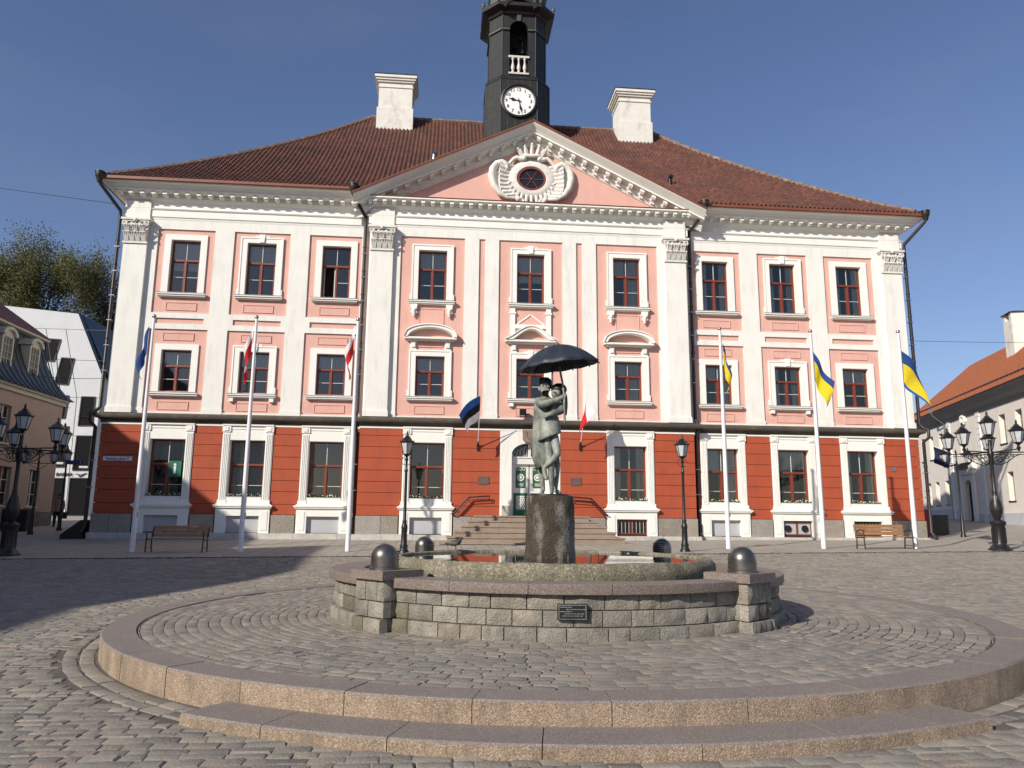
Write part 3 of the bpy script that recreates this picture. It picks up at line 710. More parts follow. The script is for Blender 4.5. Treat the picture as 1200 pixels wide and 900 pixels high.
# ================================================================= ROOF
tY=[-.95,-.37,.92,2.64,3.9,5.3,6.8,8.4,9.15]; tZ=[15.08,15.5,16.45,17.85,18.95,20.2,21.65,23.25,24.1]
from_mono=np.polyfit(tY,tZ,4)
def rz(Y): return float(np.polyval(from_mono,Y))
RIDGE=9.15
tw=.215; waves=[0,.085,.11,.03]
ns=46; Ys_=np.linspace(-.95,RIDGE,ns+1)
rf=M(); Xmax=18.6
def tilecol():
    b=random.choice((1,1,1,.9,1.1,.8,.65,1.2)); return (b*random.uniform(.9,1.1),b*random.uniform(.85,1.1),b*random.uniform(.8,1.1))
nt_=int(2*Xmax/tw)+1
V=[];F=[];C=[]
for j in range(ns):
    y0,y1=Ys_[j],Ys_[j+1]+.05; z0,z1=rz(y0)+.04,rz(y1); lim=17.65-y0
    for i in range(nt_):
        x0=-Xmax+i*tw
        if x0>lim or x0+tw<-lim: continue
        if abs(x0+tw/2)<7.9 and z0<slope(x0+tw/2)+.02: continue
        c=tilecol(); o=len(V); jit=random.uniform(-.008,.008); 
        for (yy,zz) in ((y0,z0-.04),(y0-.0,z0),(y1,z1)):
            for q in range(5):
                xx=x0+tw*q/4; l=17.65-yy; xx=max(-l,min(l,xx)); V.append((xx,yy,zz+(waves[q%4] if q<4 else waves[0])+jit)); C.append(c)
        for r in range(2):
            for q in range(4): F.append((o+r*5+q,o+r*5+q+1,o+r*5+5+q+1,o+r*5+5+q))
rf.v=V;rf.f=F;rf.mi=[0]*len(F);rf.c=C;rf.hascol=True
roof=rf.build('roof',W['tile'],hall,40)
rs=M()
for s in (-1,1):
    K=24
    for a in range(K):
        ya,yb=-.95+(RIDGE+.95)*a/K,-.95+(RIDGE+.95)*(a+1)/K
        la,lb=17.65-ya,17.65-yb; rs.add([(s*la,ya,rz(ya)),(s*la,2*RIDGE-ya,rz(ya)),(s*lb,2*RIDGE-yb,rz(yb)),(s*lb,yb,rz(yb))],[(0,1,2,3)],0,(.9,.9,.9))
for a in range(24):
    ya,yb=-.95+(RIDGE+.95)*a/24,-.95+(RIDGE+.95)*(a+1)/24; la,lb=17.65-ya,17.65-yb
    rs.add([(-la,2*RIDGE-ya,rz(ya)),(la,2*RIDGE-ya,rz(ya)),(lb,2*RIDGE-yb,rz(yb)),(-lb,2*RIDGE-yb,rz(yb))],[(0,1,2,3)],0,(.9,.9,.9))
rs.build('side_roof_slopes',W['tile'],roof,0)
rt=M()
def ridgeline(p,q,step=.42):
    p=Vector(p);q=Vector(q); L=(q-p).length; n=max(1,int(L/step)); d=(q-p)/n
    for i in range(n):
        a=p+d*i; b=a+d*1.06; rt.tube([a,b],[.15,.12],7)
for s in (-1,1):
    for a in range(22):
        ya,yb=-.75+(RIDGE+.75)*a/22,-.75+(RIDGE+.75)*(a+1)/22; ridgeline((s*(17.65-ya),ya,rz(ya)+.04),(s*(17.65-yb),yb,rz(yb)+.04))
ridgeline((-8.5,RIDGE,rz(RIDGE)+.05),(8.5,RIDGE,rz(RIDGE)+.05))
rt.build('ridge_tiles',W['ridge'],roof,40)
for s,x0,x1 in ((-1,-8.06,-5.97),(1,6.15,8.22)):
    y0,y1=7.85,9.7; c=M(); xm=(x0+x1)/2
    c.box(x0,x1,y0,y1,22.3,24.1); c.box(x0+.08,x1-.08,y0+.08,y1-.08,24.1,26.1)
    c.box(x0+.03,x1-.03,y0+.03,y1-.03,25.40,25.48); c.box(x0-.02,x1+.02,y0-.02,y1+.02,25.72,25.83); c.box(x0-.10,x1+.10,y0-.1,y1+.1,25.83,25.95); c.box(x0-.17,x1+.17,y0-.17,y1+.17,25.95,26.12)
    ch=c.build('chimney',W['chim'],roof,0)
    k=M(); k.box(x0-.2,x1+.2,y0-.2,y1+.2,26.122,26.16); k.build('chimney_cap',W['pipe'],roof,0)
# small roof vent cowls
for x,z_ in ((7.35,0),(-4.6,0)):
    yv=2.1 if x>0 else 4.0; v=M(); v.tube([(x,yv,rz(yv)-.1),(x,yv,rz(yv)+.35),(x+.05,yv-.18,rz(yv)+.42)],.11,10); v.build('roof_vent',W['pipe'] if x>0 else W['steel'],roof,40)
# ================================================================= TOWER
TY=7.72
def octo(hw,c,z): return [(-hw+c,TY-hw,z),(hw-c,TY-hw,z),(hw,TY-hw+c,z),(hw,TY+hw-c,z),(hw-c,TY+hw,z),(-hw+c,TY+hw,z),(-hw,TY+hw-c,z),(-hw,TY-hw+c,z)]
def ring_(m,levels,mi=0):
    vs=[p for l in levels for p in octo(*l)]; n=8
    m.add(vs,[(i*n+k,i*n+(k+1)%n,(i+1)*n+(k+1)%n,(i+1)*n+k) for i in range(len(levels)-1) for k in range(n)],mi)
t=M(); ring_(t,[(1.83,.8,19.5),(1.83,.8,25.12),(1.86,.8,25.14),(1.86,.8,25.2),(1.72,.74,25.42),(1.62,.67,25.5)])
h1=1.62; c1=.67
P=octo(h1,c1,25.5); Pt=octo(h1,c1,29.4)
for k in range(8):
    if k==0: continue
    t.add([P[k],P[(k+1)%8],Pt[(k+1)%8],Pt[k]],[(0,1,2,3)])
yf=TY-h1; ow=.53
t.box(-h1+c1,-ow,yf,yf+.35,25.5,29.4); t.box(ow,h1-c1,yf,yf+.35,25.5,29.4); t.box(-ow,ow,yf,yf+.35,25.5,25.56)
n=12; ar=[(-ow*math.cos(PI*i/n),28.44+ow*math.sin(PI*i/n)) for i in range(n+1)]
for i in range(n): t.prism([ar[i],ar[i+1],(ar[i+1][0],29.4),(ar[i][0],29.4)],yf,yf+.35)
tower=t.build('clock_tower',W['sheet'],hall,0)
tr_=M()   # seams, corner beads, impost band
for hw,c,z0,z1 in ((1.83,.8,21.5,25.12),(1.62,.67,25.5,29.3)):
    O=octo(hw,c,z0)
    for k in (0,1,2,7,6): 
        p=Vector(O[k]); d=Vector((p.x,p.y-TY,0)).normalized()*.015; tr_.beam(p+d,p+d+Vector((0,0,z1-z0)),.035,.035)
    for k in (7,0,1):
        a=Vector(O[k]);b=Vector(O[(k+1)%8]); nn=Vector(((b-a).y,-(b-a).x,0)).normalized()*.006
        for f_ in ((.33,.66) if k!=0 else ((.2,.4,.6,.8) if z0<22 else ())): 
            q=a.lerp(b,f_)+nn; tr_.beam(q,q+Vector((0,0,z1-z0)),.02,.02)
        for zz in np.arange(z0+.6,z1,.75):
            if k==0: continue
            tr_.beam(a+nn+Vector((0,0,zz-z0)),b+nn+Vector((0,0,zz-z0)),.02,.015)
tr_.build('sheet_seams',W['seam'],tower,0)
im=M()
for k in range(8):
    a=Vector(octo(1.66,.69,28.38)[k]); b=Vector(octo(1.66,.69,28.38)[(k+1)%8])
    if k==0: im.beam(a,Vector((-ow,a.y,a.z)),.1,.1); im.beam(Vector((ow,a.y,a.z)),b,.1,.1)
    else: im.beam(a,b,.1,.1)
im.prism([(-.09,28.93),(.09,28.93),(.13,29.3),(-.13,29.3)],yf-.08,yf)
im.build('impost_band',W['patina'],tower,0)
co=M(); ring_(co,[(1.62,.67,29.3),(1.72,.71,29.35),(1.75,.72,29.5),(2.1,.85,29.62),(2.12,.86,29.82),(2.06,.84,29.86),(1.7,.72,30.0)])
n=14; 
for i in range(n):   # eyebrow arch over the front opening
    a0,a1=PI*i/n,PI*(i+1)/n; p=[(-.78*math.cos(a0),29.45+.5*math.sin(a0)),(-.78*math.cos(a1),29.45+.5*math.sin(a1)),(-.95*math.cos(a1),29.5+.68*math.sin(a1)),(-.95*math.cos(a0),29.5+.68*math.sin(a0))]; co.prism(p,TY-2.16,TY-1.5)
co.build('tower_cornice',mat('dark_red_black_metal',(.02,.013,.011),.5,.3,4),tower,0)
fi=M()
for p in octo(2.05,.84,29.86):
    fi.lathe([(.09,0),(.06,.1),(.12,.22),(.10,.32),(.02,.5)],p,8)
fi.build('corner_finials',W['patina'],tower,40)
dm=M(); ring_(dm,[(1.62,.67,29.95),(1.62,.67,30.9),(1.72,.70,31.0),(1.6,.66,31.5),(1.2,.5,32.4),(.7,.29,32.9),(.62,.26,33.0),(.62,.26,34.6),(.75,.3,34.7),(.6,.25,35.0),(.2,.08,35.8),(.03,.012,37.5)])
dm.build('tower_dome',W['patina'],tower,30)
inn=M(); inn.box(-1.3,1.3,TY-.6,TY-.5,25.5,29.3); inn.box(-1.3,1.3,yf+.35,TY-.6,29.0,29.1); inn.box(-1.3,-1.25,yf+.35,TY-.6,25.5,29.2); inn.box(1.25,1.3,yf+.35,TY-.6,25.5,29.2); inn.build('belfry_interior',W['dark'],tower,0)
bl=M()
for (x,zz,r) in ((.28,27.3,.17),(-.2,27.6,.2),(.1,28.2,.16),(-.3,26.9,.15)):
    bl=M(); bl.lathe([(r,0),(r*.8,r*.25),(r*.55,r*.8),(r*.4,r*1.3),(.01,r*1.45)],(x,yf+.7,zz),14); bl.tube([(x,yf+.7,zz+r*1.4),(x,yf+.7,29)],.012,4)
    bl.build('bell',W['pipe'],tower,50)
ba=M(); ba.box(-.60,.60,yf-.10,yf+.06,26.58,26.70); ba.box(-.58,.58,yf-.09,yf+.05,25.56,25.66)
for x in (-.34,0,.34): ba.lathe([(.085,0),(.085,.08),(.05,.12),(.11,.28),(.10,.38),(.05,.62),(.045,.78),(.08,.84),(.08,.92)],(x,yf-.02,25.66),12)
ba.build('balustrade',W['bar'],tower,40)
# clock
yc=TY-1.83-.02; zc_=23.79
def disc(m,r,y,n=48): m.add([(r*math.cos(2*PI*i/n),y,zc_+r*math.sin(2*PI*i/n)) for i in range(n)],[tuple(range(n))])
ck=M(); mm=M(); mm.lathe([(.90,-.02),(.90,.10),(.95,.14),(1.03,.10),(1.03,-.02)],(0,0,0),48); ck.merge(mm,Matrix.Translation((0,yc,zc_))@Matrix.Rotation(PI/2,4,'X')); 
clock=ck.build('clock_rim',W['sheet'],tower,40)
cd=M(); disc(cd,.90,yc-.012); cd.build('dial',W['dial'],tower,0)
nm=M()
for i in range(1,13):
    a=PI/2-i*PI/6; nm=M(); text_xz(nm,str(i),.27,.70*math.cos(a),yc-.02,zc_+.70*math.sin(a),bold=.004); nm.build('numeral',W['black'],tower,0)
nm=M()
for i in range(60):
    a=i*PI/30; nm.beam((.86*math.cos(a),yc-.018,zc_+.86*math.sin(a)),(.885*math.cos(a),yc-.018,zc_+.885*math.sin(a)),.008,.008)
nm.build('minute_marks',W['black'],tower,0)
hd=M()
def hand(ang,L,w,y):
    c,s_=math.sin(ang),math.cos(ang)
    P=lambda u,v:(u*c+v*s_,zc_+u*s_-v*c)
    hd.prism([P(-.14,-w*.5),P(-.14,w*.5),P(L*.3,w*.45),P(L*.5,w*1.4),P(L*.62,w*1.7),P(L*.75,w*.5),P(L,0),P(L*.75,-w*.5),P(L*.62,-w*1.7),P(L*.5,-w*1.4),P(L*.3,-w*.45)],y-.012,y)
hand(2*PI*(9.47/12),.62,.055,yc-.04); hand(2*PI*(28/60),.80,.04,yc-.06)
hd.build('clock_hands',W['black'],tower,0)
# ================================================================= GROUND
CF=np.array([-1.95,-20.5]); RT=.007
def zt(x): return .007*(x+1.95)   # slight cross fall of the ring
ys=sorted(set(list(np.arange(-60,40,1.0))+[-400,-250,-150,-100,-80,60,90,140,250,500])); xs_=sorted(set(list(np.arange(-44,48,2.0))+[-400,-250,-150,-100,-70,70,100,150,250,400]))
def sheet(xs,ys,dz,hole=None):
    m=M(); X,Y=np.meshgrid(xs,ys); Z=gz(X,Y)+dz; n=len(xs)
    m.add(np.c_[X.ravel(),Y.ravel(),Z.ravel()],[(j*n+i,j*n+i+1,(j+1)*n+i+1,(j+1)*n+i) for j in range(len(ys)-1) for i in range(n-1)]); return m
W['joint']=mat('sandy_joint_soil',(.125,.112,.09),.95,.35,3,60,.5,.02)
g=sheet(xs_,ys,-.03); kind(g.build('ground',W['joint'],None,0),'structure','sandy bedding under the stone paving')
# slab pavement near the building and beyond
def slabmat(name='grey_concrete_slabs',rot=0,c=(.40,.365,.305)):
    m,t,b,out=nt(name); tc=N(t,'ShaderNodeTexCoord'); mp=N(t,'ShaderNodeMapping'); mp.inputs['Rotation'].default_value=(0,0,rot); t.links.new(tc.outputs['Object'],mp.inputs[0])
    br=N(t,'ShaderNodeTexBrick'); br.offset=0.0; br.inputs['Scale'].default_value=1; br.inputs['Brick Width'].default_value=.5; br.inputs['Row Height'].default_value=.5; br.inputs['Mortar Size'].default_value=.012
    br.inputs['Color1'].default_value=(*c,1); br.inputs['Color2'].default_value=(*[x*.84 for x in c],1); br.inputs['Mortar'].default_value=(.08,.075,.062,1); br.inputs['Bias'].default_value=0
    t.links.new(mp.outputs[0],br.inputs['Vector'])
    c1=mixc(t,ramp(t,noise(t,tc.outputs['Object'],.5,6,.7),.42,.7,0,.45),br.outputs[0],tuple(x*.55 for x in c)); c2=mixc(t,ramp(t,noise(t,tc.outputs['Object'],45,5),.35,.7,0,.35),c1,tuple(x*.6 for x in c))
    t.links.new(c2,b.inputs['Base Color']); b.inputs['Roughness'].default_value=.85
    bu=N(t,'ShaderNodeBump'); bu.inputs['Strength'].default_value=.5; bu.inputs['Distance'].default_value=.01; bu.invert=True; t.links.new(br.outputs['Fac'],bu.inputs['Height']); t.links.new(bu.outputs[0],b.inputs['Normal']); return m
W['slab']=slabmat()
KY=-8.45
g=sheet(xs_,[KY]+[y for y in ys if y>KY],0); kind(g.build('pavement',W['slab'],None,0),'structure','grey square slab pavement in front of the hall')
kb=M(); x=-46
while x<46:
    w=random.uniform(.8,1.2); z=float(gz(x+w/2,KY)); kb.box(x+.005,x+w-.005,KY-.16,KY+.002,z-.2,z+.012); x+=w
kind(kb.build('pavement_kerb',W['plinth'],None,0),'structure','flush granite kerb between slabs and cobbles')
# ---------- cobbles
W['cobble']=mat('cobblestone',(1,1,1),.75,.16,9,45,.9,.014,attr=True,spec=.4)
pal=[(.225,.205,.175),(.205,.195,.17),(.25,.225,.19),(.22,.19,.162),(.19,.19,.17),(.28,.255,.215),(.235,.178,.148),(.21,.19,.165),(.165,.155,.14),(.20,.185,.16)]
V=[];F=[];C=[]
def stone(c,u,w,hl,hw,z,up=(0,0,1),dome=.007,inset=.014,jit=.009,col=None,skirt=.05):
    # c centre(x,y) u unit along length, w unit across
    o=len(V); tl=random.uniform(-.02,.02); tw_=random.uniform(-.03,.03)
    cor=[(-1,-1),(1,-1),(1,1),(-1,1)]; zz=z+random.uniform(-.004,.004)
    pts=[]
    for a,b in cor:
        ja,jb=random.uniform(-jit,jit),random.uniform(-jit,jit); pts.append((a*hl+ja,b*hw+jb))
    if col is None:
        k=random.choice(pal); q=random.uniform(.68,1.1); k=tuple(.62*x+.38*y_ for x,y_ in zip(k,(.215,.195,.168))); col=tuple(x*q*t_ for x,t_ in zip(k,(1.20,1.13,.99)))
    dark=col
    for a,b in pts: V.append((c[0]+u[0]*a+w[0]*b,c[1]+u[1]*a+w[1]*b,zz-skirt)); C.append(dark)
    for a,b in pts: V.append((c[0]+u[0]*a+w[0]*b,c[1]+u[1]*a+w[1]*b,zz-dome*1.1+tl*a+tw_*b)); C.append(col)
    for a,b in pts:
        sa=a-math.copysign(inset,a); sb=b-math.copysign(inset,b); V.append((c[0]+u[0]*sa+w[0]*sb,c[1]+u[1]*sa+w[1]*sb,zz+tl*a+tw_*b+random.uniform(-.003,.003))); C.append(col)
    for k in range(4):
        k2=(k+1)%4; F.append((o+k,o+k2,o+4+k2,o+4+k)); F.append((o+4+k,o+4+k2,o+8+k2,o+8+k))
    F.append((o+8,o+9,o+10,o+11))
def flush(name,label):
    m=M(); m.v=list(V);m.f=list(F);m.mi=[0]*len(F);m.c=list(C);m.hascol=True; V.clear();F.clear();C.clear()
    o=m.build(name,W['cobble'],None,34); kind(o,'structure',label); return o
y=-29.3; row=0
while y<KY-.2:
    wd=random.uniform(.125,.155); near=y<-20
    half=5+ (y+33)*1.05+3
    x0=-3.8-half*1.0-1; x1=-3.8+half*1.25+1
    x=x0+random.uniform(0,.3); bow=random.uniform(-.01,.01)
    while x<x1:
        L=random.uniform(.17,.33) if random.random()<.85 else random.uniform(.12,.17)
        cx=x+L/2; cy=y+wd/2+.03*math.sin(cx*.7+row*.05)+bow
        r=math.hypot(cx-CF[0],cy-CF[1])
        if r>6.855: 
            a=random.uniform(-.03,.03); stone((cx,cy),(math.cos(a),math.sin(a)),(-math.sin(a),math.cos(a)),L/2-.004,wd/2-.004,float(gz(cx,cy)))
        x+=L
    y+=wd; row+=1
# ring of border stones outside the granite ring
for (ra,rb) in ((6.46,6.62),(6.64,6.80)):
    a=0
    while a<2*PI:
        L=random.uniform(.2,.34); rm=(ra+rb)/2; da=L/rm; am=a+da/2; cx,cy=CF[0]+rm*math.cos(am),CF[1]+rm*math.sin(am)
        stone((cx,cy),(-math.sin(am),math.cos(am)),(math.cos(am),math.sin(am)),L/2-.006,(rb-ra)/2-.004,float(gz(cx,cy))); a+=da
an=M(); Kq=160
an.add([(CF[0]+r*math.cos(2*PI*k/Kq),CF[1]+r*math.sin(2*PI*k/Kq),float(gz(CF[0]+r*math.cos(2*PI*k/Kq),CF[1]+r*math.sin(2*PI*k/Kq)))-.012) for r in (6.40,6.80,7.12) for k in range(Kq)],[(j*Kq+k,(j+1)*Kq+k,(j+1)*Kq+(k+1)%Kq,j*Kq+(k+1)%Kq) for j in range(2) for k in range(Kq)])
kind(an.build('sand_filling',W['joint'],None,0),'structure','sand filling the gaps beside the round kerb')
flush('cobbled_square','grey and reddish cobblestones of the square')
# inner concentric paving
ra=3.42
while ra<5.99:
    wd=min(random.uniform(.12,.15),6.01-ra); rm=ra+wd/2; a=random.uniform(0,.1); a_end=a+2*PI
    while a<a_end-.01:
        L=random.uniform(.16,.32); da=min(L/rm,a_end-a); am=a+da/2; cx,cy=CF[0]+rm*math.cos(am),CF[1]+rm*math.sin(am)
        zz=-.797+zt(cx)
        stone((cx,cy),(-math.sin(am),math.cos(am)),(math.cos(am),math.sin(am)),da*rm/2-.006,wd/2-.005,zz,jit=.006,dome=.005); a+=da
    ra+=wd
flush('fountain_paving','concentric stone paving between granite ring and fountain')
bd=M(); bd.add([(CF[0]+r*math.cos(2*PI*k/64),CF[1]+r*math.sin(2*PI*k/64),-.826+zt(CF[0]+r*math.cos(2*PI*k/64))) for r in (3.2,6.1) for k in range(64)],[(k,64+k,64+(k+1)%64,(k+1)%64) for k in range(64)]); kind(bd.build('paving_bed',W['joint'],None,0),'structure','bedding under the concentric fountain paving')
# granite ring and lower step
def arcseg(m,r0,r1,z0,z1,a0,a1,top=0,side=1,ch=.018,n=6,tap=0):
    prof=[(r1,z0),(r1,z1-ch),(r1-ch*.9,z1),(r0+.008,z1),(r0,z1-.008),(r0,z0)]
    k=len(prof); vs=[]
    for i in range(n+1):
        a=a0+(a1-a0)*i/n
        for r,z in prof: 
            X=CF[0]+r*math.cos(a); vs.append((X,CF[1]+r*math.sin(a),z+zt(X)))
    o=len(m.f)
    fs=[];mi=[]
    for i in range(n):
        for q in range(k-1): fs.append((i*k+q,(i+1)*k+q,(i+1)*k+q+1,i*k+q+1)); mi.append(side if q in(0,) else top)
    fs.append(tuple(range(k))); mi.append(side); fs.append(tuple(n*k+q for q in range(k))[::-1]); mi.append(side)
    m.add(vs,fs); m.mi[-len(fs):]=mi
m=M(); a=R(3); end=a+2*PI; nseg=37
for i in range(nseg):
    a0=a+(end-a)*i/nseg; a1=a+(end-a)*(i+1)/nseg; arcseg(m,6.02,6.42+random.uniform(-.004,.004),-1.35,-.787+random.uniform(-.003,.003),a0+.0006,a1-.0006)
kind(m.build('granite_ring_kerb',[W['granite'],W['granside']],None,20),'structure','raised round granite kerb around the fountain')
m=M()
segs=[-124.8,-117.5,-108.5,-99,-89.5,-80.5,-72.5,-67.3]
for i in range(len(segs)-1):
    arcseg(m,6.36,6.90,-1.3,-.975,R(segs[i])+.0006,R(segs[i+1])-.0006)
kind(m.build('granite_step',[W['granite'],W['granside']],None,20),'structure','low curved granite step in front of the ring')
# lighter patch of old brick setts at left
# ================================================================= FOUNTAIN
fx,fy=CF; fo=thing('fountain','round stone fountain with granite coping, four domed hoods and a mossy water basin','fountain',(fx,fy,0))
def rock(m,ang0,ang1,r,z0,z1,depth=.12,bul=.028,nx=5,nz=4,flat=None,col=None):
    # rock-faced block following radius r (or flat frame: origin,u,n)
    g=.5*.014; vs=[]
    k=random.choice(((1,1,.98),(.88,.88,.86),(1.06,1.05,1.0),(1.0,.95,.86),(.8,.8,.77),(1.12,1.1,1.05))); q=random.uniform(.85,1.12); c=tuple(x*q for x in k)
    am=math.degrees(ang0)%360
    if not flat and (200<am<226 or 306<am<316) and z1<-.4 and random.random()<.6: c=tuple(x*y_ for x,y_ in zip(c,(.62,.59,.47)))
    if flat and z1<-.4 and random.random()<.4: c=tuple(x*y_ for x,y_ in zip(c,(.62,.59,.47)))
    seed=random.random()*100
    for j in range(nz+1):
        for i in range(nx+1):
            u,v=i/nx,j/nz; e=min(1,4*min(u,1-u))*min(1,3.2*min(v,1-v)); e=e**.5 if e>0 else 0
            n_=.5*math.sin(seed+7*u+3*v)+.5*math.sin(seed*1.7+4*v-9*u)+random.uniform(-.6,.6)
            o=-.02+e*(bul*.55)+ (n_*.013 if 0<i<nx and 0<j<nz else 0)
            if flat: 
                O,U,Nn=flat; s_=ang0+g+(ang1-ang0-2*g)*u; vs.append((O[0]+U[0]*s_+Nn[0]*(r+o),O[1]+U[1]*s_+Nn[1]*(r+o),z0+g+(z1-z0-2*g)*v))
            else:
                a=ang0+g/r+(ang1-ang0-2*g/r)*u; vs.append(((r+o)*math.cos(a),(r+o)*math.sin(a),z0+g+(z1-z0-2*g)*v))
    N_=nx+1; fs=[(j*N_+i,j*N_+i+1,(j+1)*N_+i+1,(j+1)*N_+i) for j in range(nz) for i in range(nx)]
    # sides going inward
    loop=[i for i in range(N_)]+[j*N_+nx for j in range(1,nz+1)]+[nz*N_+i for i in range(nx-1,-1,-1)]+[j*N_ for j in range(nz-1,0,-1)]
    b=len(vs); 
    for l in loop:
        x,y,z=vs[l]
        if flat: vs.append((x-flat[2][0]*depth,y-flat[2][1]*depth,z))
        else: d=math.hypot(x,y); vs.append((x*(1-depth/d),y*(1-depth/d),z))
    L=len(loop); fs+=[(loop[i],b+i,b+(i+1)%L,loop[(i+1)%L]) for i in range(L)]
    m.add(vs,fs,0,c)
CZ=[-.83,-.645,-.452,-.27]
BL=[-139.5,-50.5,42.5,129.5]
for bi in range(4):
    wl=M()
    for ci,(z0,z1) in enumerate(zip(CZ,CZ[1:])):
        a0=BL[bi]+4.6; a1=(BL[(bi+1)%4]+(360 if bi==3 else 0))-4.6
        side=bi in(1,3); r=(3.455 if side else 3.40)+(.06 if ci==0 else 0)
        a=R(a0)-random.uniform(0,.05); a1=R(a1)+.03
        while a<a1:
            L=random.uniform(.26,.50); rock(wl,a,min(a+L/r,a1),r,z0,z1); a+=L/r
    wl.build('stone_wall',W['stone'],fo,50)
bm=M(); bm.lathe([(3.44,-.83),(3.365,-.64),(3.365,-.265),(2.9,-.265)],(0,0,0),96); bm.build('mortar_backing',W['mortar'],fo,0)
cp=M()
for bi in range(4):
    a0=R(BL[bi]+3.5); a1=R(BL[(bi+1)%4]+(360 if bi==3 else 0)-3.5); side=bi in(1,3); R1=3.53 if side else 3.475; n=5
    for i in range(n):
        b0=a0+(a1-a0)*i/n+.0012; b1=a0+(a1-a0)*(i+1)/n-.0012; prof=[(R1-.005,-.268),(R1,-.25),(R1,-.158),(R1-.012,-.147),(3.02,-.147),(3.0,-.155),(3.0,-.268)]; k=len(prof); K=8; vs=[]
        for t in range(K+1):
            a=b0+(b1-b0)*t/K
            for r,z in prof: vs.append((r*math.cos(a),r*math.sin(a),z))
        cp.add(vs,[(t*k+q,(t+1)*k+q,(t+1)*k+(q+1)%k,t*k+(q+1)%k) for t in range(K) for q in range(k)]+[tuple(range(k)),tuple(K*k+q for q in range(k))[::-1]])
cp.build('coping',W['coping'],fo,20)
for bi,b in enumerate(BL):
    a=R(b); nrm=(math.cos(a),math.sin(a)); u=(-nrm[1],nrm[0]); B=M(); hw=.31; ro=3.60
    for ci,(z0,z1) in enumerate(zip(CZ[:-1]+[-.27],CZ[1:]+[-.172])):
        if ci==2: z1=-.22 
        if ci==3: z0=-.22;continue
        s_=-hw
        zz1=[-.645,-.44,-.175][ci]; zz0=[-.83,-.645,-.44][ci]
        while s_<hw-.05:
            L=min(random.uniform(.2,.3),hw-s_); L=hw-s_ if hw-s_-L<.1 else L; rock(B,s_,s_+L,ro-(0 if ci else -.05),zz0,zz1,flat=((0,0),u,nrm)); s_+=L
        for sg in (-1,1):   # returns
            nn=(u[0]*sg,u[1]*sg); uu=(nrm[0],nrm[1]); rock(B,3.05,3.33,hw-.02,zz0,zz1,flat=((0,0),uu,nn)); rock(B,3.33,ro-.02,hw-.02,zz0,zz1,flat=((0,0),uu,nn))
    blk=B.build('corner_block',W['stone'],fo,50)
    S=M(); c=(nrm[0]*3.31,nrm[1]*3.31,-.117); S.obox(c,(nrm[0]*.33,nrm[1]*.33,0),(u[0]*.345,u[1]*.345,0),(0,0,.057)); 
    S.build('cap_slab',W['coping'],blk,0); S=M(); S.obox((nrm[0]*3.27,nrm[1]*3.27,-.5),(nrm[0]*.27,nrm[1]*.27,0),(u[0]*.255,u[1]*.255,0),(0,0,.324)); S.build('mortar_core',W['mortar'],blk,0)
    dcx,dcy=nrm[0]*3.36,nrm[1]*3.36
    D=M(); r=.178; prof=[(r+.02,0),(r+.02,.03),(r,.04),(r,.155)]+[(r*math.cos(t),.155+r*math.sin(t)) for t in np.linspace(.1,PI/2-.001,12)]
    D.lathe(prof,(dcx,dcy,-.06),32); dome=D.build('domed_hood',W['dome'],blk,50)
    G=M(); ai=a+PI
    for k in range(6):
        z=-.015+k*.035; rr=r+.004 if z<.095 else math.sqrt(max(1e-4,(r+.004)**2-(z-.095)**2))
        G.lathe([(rr,0),(rr+.006,.004),(rr+.006,.016),(rr,.02)],(dcx,dcy,z),16,a0=ai-.75,a1=ai+.75)
    G.build('grille_slot',W['dark'],blk,0)
ba=M(); prof=[(2.2,-.62),(2.42,-.42),(2.52,-.25),(2.555,-.12),(2.545,-.04),(2.50,.02),(2.475,.038),(2.445,.034),(2.42,.015),(2.405,-.05),(2.36,-.3)]
seg=140; vs=[]
for r,z in prof:
    for k in range(seg):
        t=2*PI*k/seg; w=.008*math.sin(9*t+z*9)+.006*math.sin(23*t)+random.uniform(-.006,.006); vs.append(((r+w)*math.cos(t),(r+w)*math.sin(t),z+w*.4))
ba.add(vs,[(i*seg+k,i*seg+(k+1)%seg,(i+1)*seg+(k+1)%seg,(i+1)*seg+k) for i in range(len(prof)-1) for k in range(seg)])
ba.build('basin',W['basin'],fo,60)
fl=M(); fl.lathe([(0.01,-.3),(2.38,-.3)],(0,0,0),64); fl.lathe([(2.1,-.55),(3.1,-.50)],(0,0,0),64); fl.build('basin_floor',W['basinin'],fo,0)
def water():
    m,t,b,out=nt('fountain_water'); b.inputs['Base Color'].default_value=(.018,.02,.014,1); b.inputs['Roughness'].default_value=.015; b.inputs['IOR'].default_value=1.333; b.inputs['Specular IOR Level'].default_value=.5
    tc=N(t,'ShaderNodeTexCoord'); bu=N(t,'ShaderNodeBump'); bu.inputs['Strength'].default_value=.03; bu.inputs['Distance'].default_value=.01; t.links.new(noise(t,tc.outputs['Object'],7,2),bu.inputs['Height']); t.links.new(bu.outputs[0],b.inputs['Normal']); return m
W['water']=water()
wa=M(); wa.add([(2.42*math.cos(2*PI*k/96),2.42*math.sin(2*PI*k/96),-.004) for k in range(96)],[tuple(range(96))]); wa.build('water',W['water'],fo,0)
pd=M(); seg=40; zs=np.linspace(-.32,.99,14); vs=[]
for j,z in enumerate(zs):
    for k in range(seg):
        t=2*PI*k/seg; r=.40+(.015 if z<.1 else 0)+random.uniform(-.005,.005)-(.012 if j==13 else 0); vs.append((-.05+r*math.cos(t),r*math.sin(t),z))
pd.add(vs,[(i*seg+k,i*seg+(k+1)%seg,(i+1)*seg+(k+1)%seg,(i+1)*seg+k) for i in range(13) for k in range(seg)]+[tuple(range(13*seg,14*seg))])
pd.build('pedestal',W['pedestal'],fo,60)
